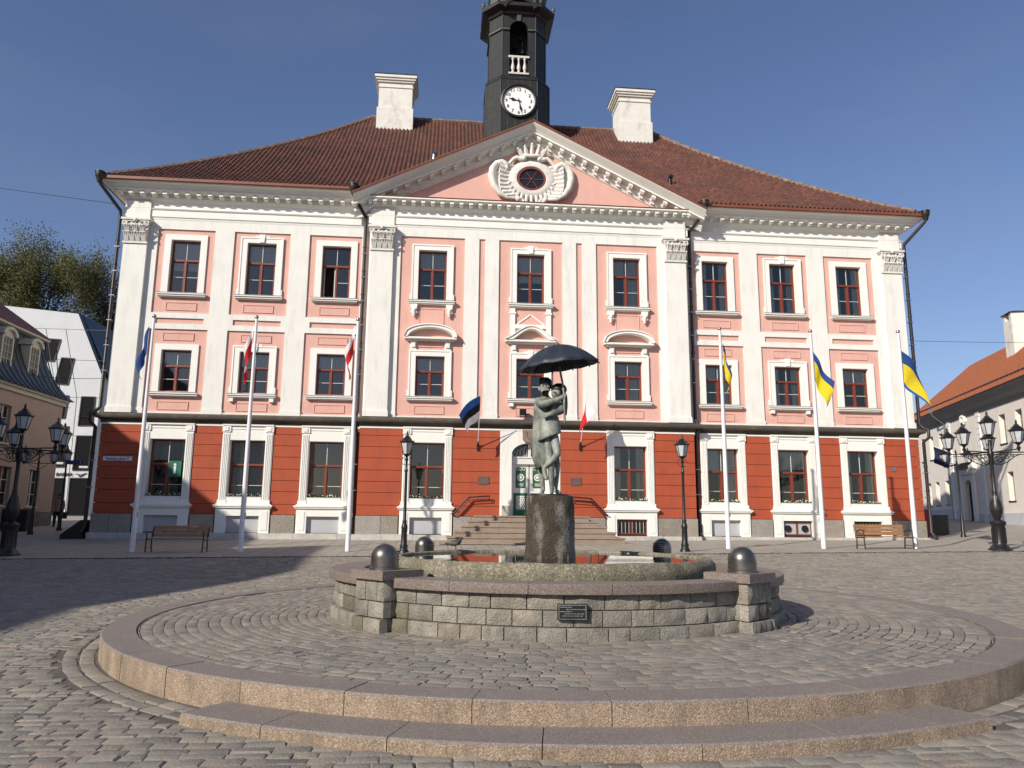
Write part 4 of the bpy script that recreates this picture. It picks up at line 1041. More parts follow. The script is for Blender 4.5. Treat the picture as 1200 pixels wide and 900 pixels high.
for a,rr in ((200,.62),(340,.66),(185,.72),(355,.78),(250,.6),(290,.6)):
    nz=M(); x,y=-.05+rr*math.cos(R(a)),rr*math.sin(R(a)); nz.lathe([(.018,-.28),(.018,.03),(.012,.04),(.010,.07)],(x,y,0),10); nz.build('water_nozzle',W['pipe'],fo,40)
# plaque on the front of the wall
pl=M(); P=bpx=None
ax=-94.6; aa=R(ax); px_,py_=fx+3.425*math.cos(aa),fy+3.425*math.sin(aa)
pq=thing('plaque','small dark metal plaque with raised lettering on the fountain wall','plaque',(px_,py_,-.47),aa+PI/2); pq.scale=(1.2,1,1.12)
m=M(); m.box(-.145,.145,-.02,.06,-.075,.085); m.build('plate',W['bronzedark'],pq,0)
m=M(); m.box(-.135,.135,-.026,-.02,-.068,-.062); m.box(-.135,.135,-.026,-.02,.072,.078); m.box(-.135,-.129,-.026,-.02,-.062,.072); m.box(.129,.135,-.026,-.02,-.062,.072)
for i,(a,b) in enumerate(((-.12,-.01),(-.06,.12),(-.12,0),(-.08,.11),(-.1,.08))):
    x=a
    while x<b: w=random.uniform(.008,.02); m.box(x,x+w,-.024,-.02,.05-i*.022,.059-i*.022); x+=w+.006
m.build('raised_lettering',W['bronze'],pq,0)
# ================================================================= STATUE
def skinfig(name,nodes,edges,mats,parent,root,sub=2):
    import bmesh
    bm=bmesh.new(); L=bm.verts.layers.skin.verify(); V_={}
    for k,(p,r) in nodes.items():
        v=bm.verts.new(p); V_[k]=v; v[L].radius=(r,r) if not isinstance(r,tuple) else r; v[L].use_root=(k==root)
    for a,b in edges: bm.edges.new((V_[a],V_[b]))
    me=bpy.data.meshes.new(name); bm.to_mesh(me); bm.free(); o=link(name,me,parent)
    sk=o.modifiers.new('skin','SKIN'); sk.use_smooth_shade=True; sk.branch_smoothing=.6
    ss=o.modifiers.new('sub','SUBSURF'); ss.levels=sub; ss.render_levels=sub
    dg=bpy.context.evaluated_depsgraph_get(); dg.update(); m2=bpy.data.meshes.new_from_object(o.evaluated_get(dg)); o.modifiers.clear(); o.data=m2; bpy.data.meshes.remove(me); m2.name=name
    m2.materials.clear(); m2.materials.append(mats)
    for p in m2.polygons: p.use_smooth=True
    return o
S_=.01433
def p_(px,py,y): return ((px-643)*S_,y,(581-py)*S_)
def fingers(nodes,edges,hand,base,dirv,side,r=.011,L=.05,curl=(0,0,-.5)):
    d=Vector(dirv).normalized(); s_=Vector(side).normalized(); c=Vector(curl); b=Vector(base)
    for i,(off,l) in enumerate(((-.030,.85),(-.010,1.0),(.010,.95),(.030,.75))):
        a=b+s_*off+d*.02; m_=a+d*L*l*.6; e=m_+(d*.3+c).normalized()*L*l*.6
        for q,(pt,rr) in enumerate(((a,r*1.1),(m_,r),(e,r*.8))): nodes[f'{hand}{i}{q}']=(tuple(pt),rr)
        edges+=[(hand,f'{hand}{i}0'),(f'{hand}{i}0',f'{hand}{i}1'),(f'{hand}{i}1',f'{hand}{i}2')]
    a=b-s_*.04+c*.01; e=a+(d*.5-s_*.5+c*.5).normalized()*.04
    nodes[hand+'t0']=(tuple(a),r*1.1); nodes[hand+'t1']=(tuple(e),r*.9); edges+=[(hand,hand+'t0'),(hand+'t0',hand+'t1')]
sx_,sy_=fx-.06,fy
sta=thing('statue','green bronze statue of two embracing students kissing under an umbrella','statue',(sx_,sy_,.99))
# man (behind)
nd={'pel':(p_(640,504,.10),(.135,.10)),'bel':(p_(639,492,.09),(.125,.095)),'che':(p_(638,478,.08),(.155,.105)),'nb':(p_(638,469,.07),(.12,.09)),'nk':(p_(638,464,.05),.06),'h1':(p_(638,458,.03),(.082,.095)),'h2':(p_(638,452.5,.04),(.105,.12)),'h3':(p_(638,447,.05),(.085,.098)),
 'sl':(p_(629.5,469.5,.04),.088),'el':(p_(631.5,477,-.16),.078),'wl':(p_(651,471,-.22),.052),'hl':(p_(657,467,-.22),.042),
 'sr':(p_(649,469,.11),.068),'er':(p_(657,482,.06),.05),'wr':(p_(660,477,-.08),.034),'hr':(p_(661,474,-.11),.03),
 'lh':(p_(634,510,.12),.095),'lk':(p_(634,544,.14),.062),'la':(p_(637,574,.16),.042),'lt':(p_(633,578.5,-.02),.034),
 'rh':(p_(647,510,.12),.095),'rk':(p_(653,545,.12),.064),'ra':(p_(651,574,.14),.042),'rt':(p_(655,578.5,-.04),.034)}
ed=[('pel','bel'),('bel','che'),('che','nb'),('nb','nk'),('nk','h1'),('h1','h2'),('h2','h3'),('nb','sl'),('sl','el'),('el','wl'),('wl','hl'),('nb','sr'),('sr','er'),('er','wr'),('wr','hr'),('pel','lh'),('lh','lk'),('lk','la'),('la','lt'),('pel','rh'),('rh','rk'),('rk','ra'),('ra','rt')]
fingers(nd,ed,'hl',nd['hl'][0],(.6,-.5,.3),(0,.1,1),.014,.045,(-.2,.9,0))
man=skinfig('man_figure',nd,ed,W['bronze'],sta,'pel')
m=M(); m.sphere(p_(639,449.5,.07),.122,14,sz=1.0,sy=1.05); m.sphere(p_(635.5,447,.02),.075,12); m.build('short_hair',W['bronzedark'],man,60)
m=M(); c=p_(638.5,455,-.085)   # face: nose, brow
m.tube([(c[0]+.02,c[1]-.02,c[2]+.03),(c[0]+.035,c[1]-.05,c[2]-.005),(c[0]+.02,c[1]-.03,c[2]-.015)],[.012,.018,.012],6); m.sphere((c[0]-.095,.05,c[2]-.01),.026,8,sz=1.4)
m.build('nose_and_ear',W['bronze'],man,60)
# long coat of the man: draped shell open at front right
ct=M(); vs=[]; prof=[(1.62,.12,.10),(1.50,.165,.14),(1.30,.155,.13),(1.08,.165,.14),(.85,.17,.145),(.62,.15,.14),(.46,.10,.12)]; n=18
for zi,(z,rx,ry) in enumerate(prof):
    for k in range(n+1):
        a=R(95)+R(185)*k/n; f=1+.085*math.sin(k*2.3+zi*.5)*(.25+zi/8); vs.append((-.062-.035*(zi/6)+rx*f*math.cos(a)-.0,.09+ry*f*math.sin(a)*1.05,z+(.03*math.sin(k)) *(zi==6)))
ct.add(vs,[(i*(n+1)+k,i*(n+1)+k+1,(i+1)*(n+1)+k+1,(i+1)*(n+1)+k) for i in range(6) for k in range(n)])
o=ct.build('long_coat',W['bronze'],man,80); sm=o.modifiers.new('thick','SOLIDIFY'); sm.thickness=.025
# woman (in front)
nd={'pel':(p_(642,503,-.06),(.125,.10)),'bel':(p_(644,492,-.05),(.13,.10)),'che':(p_(647.5,481,-.05),(.15,.11)),'nb':(p_(650,474,-.04),(.085,.07)),'nk':(p_(651,469,-.05),.043),'h1':(p_(649.5,465,-.08),(.075,.08)),'h2':(p_(650.5,461,-.07),(.092,.10)),'h3':(p_(652,457,-.05),(.075,.085)),
 'sr':(p_(655.5,475,-.05),.075),'er':(p_(655.5,484,-.20),.072),'wr':(p_(641,488.5,-.27),.046),'hr':(p_(636.5,489.5,-.25),.034),
 'sl':(p_(643,475,-.03),.053),'el':(p_(635,482,-.0),.04),'wl':(p_(631,474,.12),.03),'hl':(p_(633,470,.17),.028),
 'lh':(p_(638.5,512,-.08),.085),'lk':(p_(643,545,-.13),.066),'la':(p_(645,572,-.08),.042),'lt':(p_(643.5,578.5,-.22),.030),
 'rh':(p_(647.5,511,-.09),.088),'rk':(p_(650,536,-.24),.068),'ra':(p_(635.5,549,-.14),.042),'rf':(p_(636.5,556,-.12),.045),'rt':(p_(639,564,-.13),.034)}
ed=[('pel','bel'),('bel','che'),('che','nb'),('nb','nk'),('nk','h1'),('h1','h2'),('h2','h3'),('nb','sl'),('sl','el'),('el','wl'),('wl','hl'),('nb','sr'),('sr','er'),('er','wr'),('wr','hr'),('pel','lh'),('lh','lk'),('lk','la'),('la','lt'),('pel','rh'),('rh','rk'),('rk','ra'),('ra','rf'),('rf','rt')]
fingers(nd,ed,'hr',nd['hr'][0],(-1,-.0,-.15),(0,.2,1),.011,.045,(-.3,.8,0))
wo=skinfig('woman_figure',nd,ed,W['bronze'],sta,'pel')
m=M(); m.sphere(p_(654,456.5,-.03),.125,14,sx=1.1,sz=.85); m.tube([p_(657,458,.0),p_(660,466,.0),p_(661,476,-.02),p_(662,487,-.02)],[.07,.065,.05,.02],8); m.build('long_hair',W['bronzedark'],wo,60)
m=M(); c=p_(648.5,462,-.17); m.tube([(c[0]-.01,c[1]+.01,c[2]+.025),(c[0]-.03,c[1]-.02,c[2]-.0),(c[0]-.015,c[1],c[2]-.01)],[.010,.015,.010],6); m.build('nose',W['bronze'],wo,60)
sk=M(); n=28; vs=[]; lv=[(1.30,.125,.10,0),(1.20,.15,.125,0),(1.08,.165,.14,.15),(1.0,.172,.15,.6),(.965,.175,.153,1.0)]
for z,rx,ry,t in lv:
    for k in range(n):
        a=2*PI*k/n; w=1+.045*math.sin(7*a+z*6)*(.3+.7*t); dx=rx*w*math.cos(a); vs.append((-.005+dx,-.075+ry*w*math.sin(a),z+t*(.40*dx)+ (0)))
sk.add(vs,[(i*n+k,i*n+(k+1)%n,(i+1)*n+(k+1)%n,(i+1)*n+k) for i in range(4) for k in range(n)])
o=sk.build('wrapped_skirt',W['bronze'],wo,80); sm=o.modifiers.new('thick','SOLIDIFY'); sm.thickness=.02
# plinth plate
m=M(); m.lathe([(.34,0),(.33,.025),(0,.03)],(0,0,0),24); m.build('foot_plate',W['bronzedark'],sta,40)
# umbrella
um=M(); nr=12; nrad=8; vs=[];RR=.685; H=.36
for j in range(nrad+1):
    u=j/nrad
    for k in range(nr*6):
        a=2*PI*k/(nr*6); ph=(k%6)/6; sag=math.sin(PI*ph); r=RR*u*(1-.03*sag*u); z=H*(1-u**2.0)-.018*sag*u; vs.append((r*math.cos(a),r*math.sin(a),z))
K=nr*6; um.add(vs,[(j*K+k,j*K+(k+1)%K,(j+1)*K+(k+1)%K,(j+1)*K+k) for j in range(nrad) for k in range(K)])
U=thing if False else None
umo=um.build('umbrella_canopy',W['umbrella'],sta,60); umo.location=(.165,0,2.19); umo.rotation_euler=(R(3),-R(7.8),0); s2=umo.modifiers.new('thick','SOLIDIFY'); s2.thickness=.008
rb=M()
for k in range(nr):
    a=2*PI*k/nr; rb.tube([(RR*u*math.cos(a),RR*u*math.sin(a),H*(1-u**2)-.012) for u in np.linspace(0,1.02,8)],.007,5)
    rb.tube([(0,0,-.02),(RR*.5*math.cos(a),RR*.5*math.sin(a),H*(1-.25)-.015)],.006,5); rb.sphere((RR*1.02*math.cos(a),RR*1.02*math.sin(a),-.012),.013,6)
rb.build('rib',W['bronzedark'],umo,50)
m=M(); top=Vector((.165-.045,0,2.19+.38)); m.tube([tuple(top+Vector((0,0,.05))),(.165,0,2.19),(.205,-.10,1.9),p_(658,466,-.22),p_(658.5,497,-.22)],[.012,.017,.018,.018,.02],8); m.build('umbrella_shaft',W['bronze'],sta,60)
# ================================================================= FLAGS / POLES
def pole(name,x,y,label,top):
    z=float(gz(x,y)); o=thing('flagpole',label,'flagpole',(x,y,z-.02)); h=top-z
    m=M(); m.tube([(0,0,0),(0,0,h*.5),(0,0,h)],[.085,.068,.042],14); m.build('mast',W['pole'],o,50)
    m=M(); m.sphere((0,0,h+.05),.075,12); m.build('finial_ball',W['steel'],o,60)
    m=M(); m.lathe([(.16,0),(.16,.025),(.1,.03)],(0,0,.0),16); m.tube([(.10,-.02,1.2),(.07,-.02,h*.5),(.05,-.02,h-.05)],.006,5); m.box(.07,.11,-.04,.0,1.15,1.3); m.build('halyard_and_base',W['steel'],o,40)
    o['group']='white flagpoles in front of the hall'
    return o
def flag(name,label,x,y,ztop,fn,bands,nu=24,nv=36,cat='flag',extra=None,group=None):
    # fn(u,v)->offset (dx,dy,dz); u along hoist 0..1 downwards, v along fly 0..1
    o=thing(name,label,cat,(x,y,ztop)); m=M(); vs=[]
    if group: o['group']=group
    for i in range(nu+1):
        for j in range(nv+1): vs.append(fn(i/nu,j/nv))
    fs=[];mi=[]
    for i in range(nu):
        for j in range(nv):
            fs.append((i*(nv+1)+j,i*(nv+1)+j+1,(i+1)*(nv+1)+j+1,(i+1)*(nv+1)+j)); u=(i+.5)/nu; v=(j+.5)/nv
            mi.append(next(k for k,(lim,_) in enumerate(bands) if u<lim))
    m.add(vs,fs); m.mi=mi
    c=m.build('cloth',[W[b] for _,b in bands],o,80)
    return o
def limp(W1,H1,dx,dy,fold,drop=1.0,ph=0,spread=.1):
    sd=math.copysign(1,dx); Wd=abs(dx)
    def f(u,v):
        a=math.sin(8*v+ph+1.5*u)
        x=sd*(.06+Wd*(v**.7)*(1.0-.25*v)*(1-.45*u)+.35*Wd*a*v*(1-v*.3)+spread*u*(1-v))
        y=-.03-fold*math.cos(8*v+ph+1.5*u)*(v**.5)-.02*math.sin(5*u)
        return (x,y,-(u*H1*(1-.45*v)+v*W1*.80*drop))
    return f
P1=pole('p',-13.95,-6.25,'white flagpole at far left with a furled dark blue flag',7.5)
P2=pole('p',-10.42,-6.4,'white flagpole second from left, beside the left bench',7.55)
P3=pole('p',-6.88,-6.5,'white flagpole third from left, beside the inner downpipe',7.55)
P4=pole('p',6.5,-6.1,'white flagpole right of the doorway, nearest the right lamp post',7.75)
P5=pole('p',9.93,-6.35,'white flagpole between the two right-hand ones',7.7)
P6=pole('p',13.2,-6.7,'white flagpole at far right behind the right bench',7.7)
flag('flag','dark blue flag hanging limp on the leftmost flagpole',-14.0,-6.27,7.15,limp(1.7,1.0,-.34,-.05,.10,1.0,0,.02),[(1,'fblue')])
flag('flag','red and white flag hanging limp in front of the second left flagpole',-10.42,-6.4,7.25,limp(1.8,1.1,-.40,-.10,.13,1.05,3.4,.05),[(.36,'fwhite'),(1,'fred')])
flag('flag','red and white flag hanging limp on the third left flagpole',-6.9,-6.5,7.35,limp(1.7,1.05,-.42,-.12,.12,1.05,2.6,.05),[(.4,'fwhite'),(1,'fred')])
flag('flag','blue and yellow flag hanging limp on the flagpole nearest the doorway at right',6.52,-6.1,7.2,limp(1.75,1.0,.34,-.05,.09,1.0,.9,.03),[(.28,'fblue'),(1,'fyellow')])
def swing(W1,H1,ax,az,fold,ph):
    def f(u,v):
        x=ax*v*W1-.30*u*v; z=-u*H1*(1-.25*v)-az*v*W1; a=fold*math.sin(7*v+ph+2*u)*v
        return (x+.04+.3*a,-a,z-.2*v*v*u)
    return f
flag('flag','blue and yellow flag drooping to the right on the middle right flagpole',9.95,-6.35,6.95,swing(1.6,1.1,.42,.72,.14,.4),[(.28,'fblue'),(1,'fyellow')])
def fl6(u,v):
    s_=v*1.7; x=.40*s_+.12*math.sin(2.6*v)-(.34*max(0,u-.5)/.5*math.sin(PI*min(1,v*1.05))); z=-u*1.25*(1-.2*v)-.42*s_-.55*v*v*v; a=.14*math.sin(6*v+2.5*u)*v
    return (x+.04,-a-.25*v*u,z)
flag('flag','blue and yellow flag blown open on the far right flagpole',13.22,-6.7,7.0,fl6,[(.38,'fblue'),(.9,'fyellow'),(1,'feblue')])
# wall flags on slanted poles
def wallflag(x,z0,L,label,bands,fn,plabel):
    o=thing('wall_flagpole',plabel,'flagpole',(x,-.44,z0)); o['group']='slanted flag holders beside the doorway'
    d=Vector((0,-.70,.90)); d.normalize()
    m=M(); m.tube([d*.05,d*L],[.018,.013],8); m.build('staff',W['pole'],o,60)
    m=M(); m.box(-.05,.05,-.04,.04,-.14,.12); m.tube([d*-.02,d*.28],.035,8); m.build('bracket',W['black'],o,30)
    top=d*(L-.03)
    c=flag('flag',label,x+top.x,-.44+top.y,z0+top.z,fn,bands)
    return o
d_=Vector((0,-.70,.90)).normalized()
def ee(u,v):
    H=.92; hoist=-d_*u*H; s_=v*1.45; a=.09*math.sin(7*v+1.8*u)*v
    dx=-.60*s_-.05*math.sin(3*v)+.38*u*v+.05*a; dz=-.34*s_-.34*v*v*s_*.75-.12*u*(1-v)-.10*math.sin(5*v)*u
    return (hoist.x+dx,hoist.y-a-.1*v,hoist.z+dz)
wallflag(-2.27,3.70,2.55,'blue, black and white striped flag blowing left above the left plaque',[(1/3,'feblue'),(2/3,'fblack'),(1,'fwhite')],ee,'slanted white flag staff on the wall left of the doorway')
def pl_(u,v):
    H=.85; hoist=-d_*u*H; s_=v*1.25; a=.07*math.sin(8*v+2*u)*v
    return (hoist.x+.24*s_-.75*u*v*(1-.25*v),hoist.y-a-.08*v,hoist.z-.70*s_-.10*u)
wallflag(2.19,3.78,2.75,'white over red flag hanging limp above the right plaque',[(.5,'fwhite'),(1,'fred')],pl_,'slanted white flag staff on the wall right of the doorway')
# ================================================================= LAMPS
def lantern(parent,x,y,z,s=1.0,name='lantern'):
    m=M(); n=6; a0=PI/6; rt,rb=.235*s,.135*s; h=.42*s
    # corner bars
    for k in range(n):
        a=a0+2*PI*k/n; m.tube([(x+rb*math.cos(a),y+rb*math.sin(a),z+.06*s),(x+rt*math.cos(a),y+rt*math.sin(a),z+.06*s+h)],.012*s,5)
    m.lathe([(.03*s,-.08*s),(.05*s,-.02*s),(.10*s,.02*s),(rb+.015*s,.05*s),(rb+.02*s,.075*s),(rb-.02*s,.08*s)],(x,y,z),n,rot=a0)
    zt_=z+.06*s+h
    m.lathe([(rt-.02*s,-.02*s),(rt+.03*s,-.01*s),(rt+.05*s,.02*s),(rt-.01*s,.06*s),(.13*s,.17*s),(.085*s,.20*s),(.085*s,.235*s),(.05*s,.25*s),(.03*s,.30*s),(.045*s,.33*s),(.008*s,.42*s)],(x,y,zt_),n,rot=a0)
    for k in range(n):
        a=a0+2*PI*k/n; m.sphere((x+(rt+.045*s)*math.cos(a),y+(rt+.045*s)*math.sin(a),zt_+.04*s),.018*s,6)
    o=m.build(name,W['black'],parent,40)
    g=M(); g.lathe([(rb-.008*s,.07*s),(rt-.012*s,.06*s+h-.01*s)],(x,y,z),n,rot=a0); g.build('frosted_pane',W['frost'],o,0); return o
def post_lamp(x,y,top,label,group='black single-lantern lamp posts'):
    z=float(gz(x,y)); o=thing('street_lamp',label,'street lamp',(x,y,z),group=group); h=top-z
    s=.95; hl=(.06+.42+.42)*s; zl=h-hl
    m=M(); m.lathe([(.17,-.05),(.17,.06),(.14,.09),(.12,.16),(.135,.22),(.10,.30),(.09,.75),(.105,.80),(.105,.84),(.085,.90),(.07,.98),(.078,1.02),(.055,1.08),(.048,1.8),(.042,zl-.55),(.06,zl-.5),(.06,zl-.46),(.038,zl-.42),(.036,zl-.16),(.07,zl-.12),(.05,zl-.08),(.03,zl-.05)],(0,0,0),16)
    for k in range(8): a=PI*k/4; m.tube([(.092*math.cos(a),.092*math.sin(a),.3),(.082*math.cos(a),.082*math.sin(a),.75)],.012,5)
    for s_ in (-1,1): m.tube([(s_*.03,0,zl-.30),(s_*.14,0,zl-.26),(s_*.16,0,zl-.12),(s_*.08,0,zl-.02)],.012,5)
    m.build('post',W['black'],o,45); lantern(o,0,0,zl,s); return o
post_lamp(-4.97,-7.35,3.55,'black single lamp post standing left of the doorway steps')
post_lamp(4.42,-7.6,3.61,'black single lamp post standing right of the doorway steps')
def candelabra(x,y,label):
    z=float(gz(x,y)); o=thing('candelabra_lamp',label,'street lamp',(x,y,z-.01),group='large black candelabra lamps')
    m=M(); m.lathe([(.36,0),(.36,.06),(.30,.10),(.27,.16),(.22,.2),(.205,.24),(.20,.78),(.22,.86),(.255,.92),(.25,.98),(.17,1.02),(.10,1.06),(.12,1.12),(.19,1.3),(.205,1.42),(.18,1.6),(.10,1.85),(.075,1.95),(.09,2.0),(.065,2.05),(.058,2.9),(.09,2.98),(.085,3.2),(.11,3.26),(.10,3.36),(.06,3.45),(.055,3.8)],(0,0,0),20)
    for k in range(10): a=2*PI*k/10; m.tube([(.205*math.cos(a),.205*math.sin(a),.26),(.20*math.cos(a),.20*math.sin(a),.78)],.018,5); m.tube([(.12*math.cos(a),.12*math.sin(a),1.12),(.205*math.cos(a),.205*math.sin(a),1.42),(.10*math.cos(a),.10*math.sin(a),1.85)],.012,4)
    m.build('post',W['black'],o,45)
    Rr=1.33
    for k in range(5):
        a=R(-90+72*k); c,s_=math.cos(a),math.sin(a); b=M()
        P=lambda r,zz: (r*c,r*s_,zz)
        b.tube([P(.05,3.36),P(Rr,3.36)],.022,6); b.tube([P(.05,3.28),P(Rr-.1,3.28)],.012,5)
        # scrollwork under the arm
        b.tube([P(.09,2.98),P(.25,2.92),P(.5,3.02),P(.75,3.22),P(.95,3.30)],.018,5)
        for (r0,z0,rad) in ((.28,3.12,.10),(.50,3.19,.075),(.68,3.24,.05)):
            b.tube([P(r0+rad*math.cos(t)*(1-t/16),z0+rad*math.sin(t)*(1-t/16)) for t in np.linspace(0,8.5,16)],.011,4)
        b.tube([P(.12,3.05),P(.3,3.0),P(.42,3.12),P(.3,3.22),P(.2,3.15)],.011,4)
        b.lathe([(.02,-.12),(.045,-.05),(.07,0),(.05,.03),(.03,.08)],(Rr*c,Rr*s_,3.40),8)
        arm=b.build('arm',W['black'],o,45)
        lantern(arm,Rr*c,Rr*s_,3.52,.92)
    lantern(o,0,0,3.92,1.0)
    return o
candelabra(15.3,-8.15,'large black candelabra lamp on the right side of the square')
candelabra(-17.25,-7.4,'large black candelabra lamp on the left side of the square')
def lane_lamp(x,y,top,arms,label):
    z=float(gz(x,y)); o=thing('street_lamp',label,'street lamp',(x,y,z),group='black arm lamps in the side lanes'); h=top-z
    m=M(); m.lathe([(.13,-.05),(.12,.1),(.085,.15),(.075,.9),(.05,1.0),(.04,h-.8),(.055,h-.75),(.03,h-.7),(.025,h-.35),(.05,h-.3),(.01,h-.15)],(0,0,0),12)
    for s_ in arms:
        m.tube([(0,0,h-.85),(s_*.35,0,h-.84),(s_*.62,0,h-.85)],.016,5); m.tube([(0,0,h-1.1),(s_*.2,0,h-1.02),(s_*.4,0,h-.87)],.012,5)
    m.build('post',W['black'],o,45)
    for s_ in arms: lantern(o,s_*.62,0,h-.82,.85)
    return o
lane_lamp(-21.45,2.2,3.75,(-1,1),'black two-armed lamp in the shaded lane at left')
lane_lamp(-21.6,5.0,4.0,(0,),'slim black lamp post in front of the white angular house')
lane_lamp(20.7,1.2,4.3,(1,-1),'black arm lamp beside the right corner of the hall')
# ================================================================= BENCHES
def bench(x,y,label,rot=0):
    z=float(gz(x,y)); o=thing('park_bench',label,'bench',(x,y,z),rot,group='wooden benches in front of the hall')
    m=M()
    for i in range(4): m.box(-.93,.93,-.28+i*.125,-.28+i*.125+.11,.42,.45)
    m.build('seat',W['wood'],o,0)
    m=M()
    for i in range(3): m.obox((0,.26+.035*i,.55+.125*i),(.93,0,0),(0,.015,-.002),(0,.012,.055))
    m.build('backrest',W['wood'],o,0)
    for s_ in (-1,1):
        X=s_*.90; m=M()
        m.tube([(X,-.30,0),(X,-.27,.42),(X,-.26,.66),(X,-.05,.67),(X,.20,.62)],.022,6); m.tube([(X,.24,0),(X,.19,.42),(X,.35,.85)],.022,6); m.tube([(X,-.28,.40),(X,.2,.40)],.022,6); m.tube([(X,-.28,.14),(X,.23,.14)],.014,5)
        m.build('iron_side_frame',W['black'],o,45)
    return o
bench(-12.45,-6.45,'brown slatted wooden bench standing in shade at left')
bench(11.9,-6.9,'light slatted wooden bench in the sun at right')
# ================================================================= FLOWER BOXES
def flowerbox(gx,seed,label):
    random.seed(seed); y=yR if abs(gx)<5 else 0
    o=thing('flower_box',label,'flower box',(gx,y-.02,1.325)); o['group']='white flower boxes on ground floor sills'
    m=M(); m.box(-.71,.71,-.10,.08,-.02,.14); m.box(-.72,.72,-.11,.09,.14,.16); m.build('box',W['whitetrim'],o,0)
    m=M()
    for i in range(420):
        c=Vector((random.uniform(-.70,.70),random.uniform(-.12,.09),.16+abs(random.gauss(0,.055)))); a=Vector((random.uniform(-1,1),random.uniform(-1,1),random.uniform(-.3,1))).normalized()*.035; b=a.cross(Vector((random.uniform(-1,1),random.uniform(-1,1),random.uniform(-1,1)))).normalized()*.018
        m.add([c-a,c+b,c+a,c-b],[(0,1,2,3)])
    m.build('plants',W['leaf'],o,0)
    m=M()
    for i in range(26):
        c=(random.uniform(-.66,.66),random.uniform(-.14,-.02),.20+abs(random.gauss(0,.05))); m.sphere(c,random.uniform(.014,.028),6)
    m.build('blossoms',W['petal'],o,60)
names={-15.27:'flower box of dark leaves below the window with the green sign',-12.0:'flower box of bright leaves in the second ground floor window from the left',-8.72:'flower box in the ground floor window left of the inner left downpipe',-CX:'flower box of white flowers in the window behind the left lamp post',CX:'flower box of white flowers in the window right of the steps',8.72:'flower box in the ground floor window right of the inner right downpipe',12.0:'flower box in the window above the two round vents',15.27:'flower box in the ground floor window behind the right bench'}
for i,(k,v) in enumerate(names.items()): flowerbox(k,50+i,v)
random.seed(99)
# ================================================================= SIGNS ON THE HALL
def board(name,label,cat,x,y,z,w,h,m1,t=.02):
    o=thing(name,label,cat,(x,y,z)); m=M(); m.box(-w/2,w/2,-t,0,-h/2,h/2); m.build('board',m1,o,0); return o
W['signwhite']=mat('sign_white',(.72,.72,.75),.5,.02,bump=0); W['signblue']=mat('sign_blue',(.02,.03,.16),.5,.02,bump=0); W['signgreen']=mat('sign_green',(.01,.12,.07),.5,.02,bump=0)
o=board('street_sign','white street name sign on the left corner of the red wall','sign',-17.22,-.065,3.0,1.16,.17,W['signwhite']); m=M(); text_xz(m,'Raekoja plats 1ª',.145,0,-.022,-.005,bold=.002); m.build('lettering',W['signblue'],o,0)
o=board('information_sign','dark green information sign with white letter in the leftmost ground window','sign',-14.95,.12,2.62,.52,.68,W['signgreen']); m=M(); text_xz(m,'i',.62,0,-.022,-.0,bold=.02); m.build('lettering',W['signwhite'],o,0)
for s_,lb in ((-1,'brown metal plaque on the red wall left of the doorway'),(1,'brown metal plaque on the red wall right of the doorway')):
    o=board('wall_plaque',lb,'plaque',s_*2.0,yR-.065,2.28,.48,.34,mat('brown_plaque',(.20,.12,.085),.4,.1,metal=.5) if s_<0 else bpy.data.materials['brown_plaque']); m=M()
    for i in range(4):
        x=-.17
        while x<.17: w=random.uniform(.015,.05); m.box(x,min(.19,x+w),-.024,-.02,.07-i*.05,.085-i*.05); x+=w+.012
    m.box(-.22,.22,-.026,-.02,.145,.155); m.box(-.22,.22,-.026,-.02,-.155,-.145); m.sphere((0,-.025,.12),.02,6)
    m.build('raised_lettering',W['steel'],o,0); o['group']='brown plaques beside the doorway'
o=thing('round_sign','small round grey sign on the red wall beside the far right flagpole','sign',(16.72,-.07,3.05)); m=M(); mm=M(); mm.lathe([(.11,0),(.11,.02),(0,.025)],(0,0,0),20); m.merge(mm,Matrix.Rotation(PI/2,4,'X')); m.build('disc',W['steel'],o,40)
o=thing('floodlight','small black floodlight on the ledge behind the statue','floodlight',(-.35,-.62,5.02)); m=M(); m.obox((0,0,.22),(.14,0,0),(0,.09,.03),(0,-.03,.13)); m.box(.15,.30,-.02,.02,.10,.16); m.tube([(-.12,0,.2),(-.12,0,0),(.12,0,0),(.12,0,.2)],.02,5); m.build('housing',W['black'],o,0)
# light strings and wires
def wire(label,pts,r=.012):
    o=M(); P=[Vector(p) for p in pts]; q=[]
    for a,b in zip(P,P[1:]):
        L=(b-a).length
        for i in range(13): t=i/12; c=a.lerp(b,t); c.z-=.012*L*4*t*(1-t); q.append(c)
    o.tube(q,r,5,cap=False); x=o.build('overhead_wire',W['black'],None,60); tag(x,label,'wire'); return x
wire('thin overhead wire running left from the hall under the eaves',[(-18.4,-.3,14.1),(-60,-6,18.0)],.012)
wire('thin overhead wire running right from the hall',[(18.2,-.1,9.1),(60,10,14.0)],.010)
wire('thin overhead wire crossing the lane in front of the white house',[(-18.1,1,6.6),(-24.6,6.5,7.6)],.012)
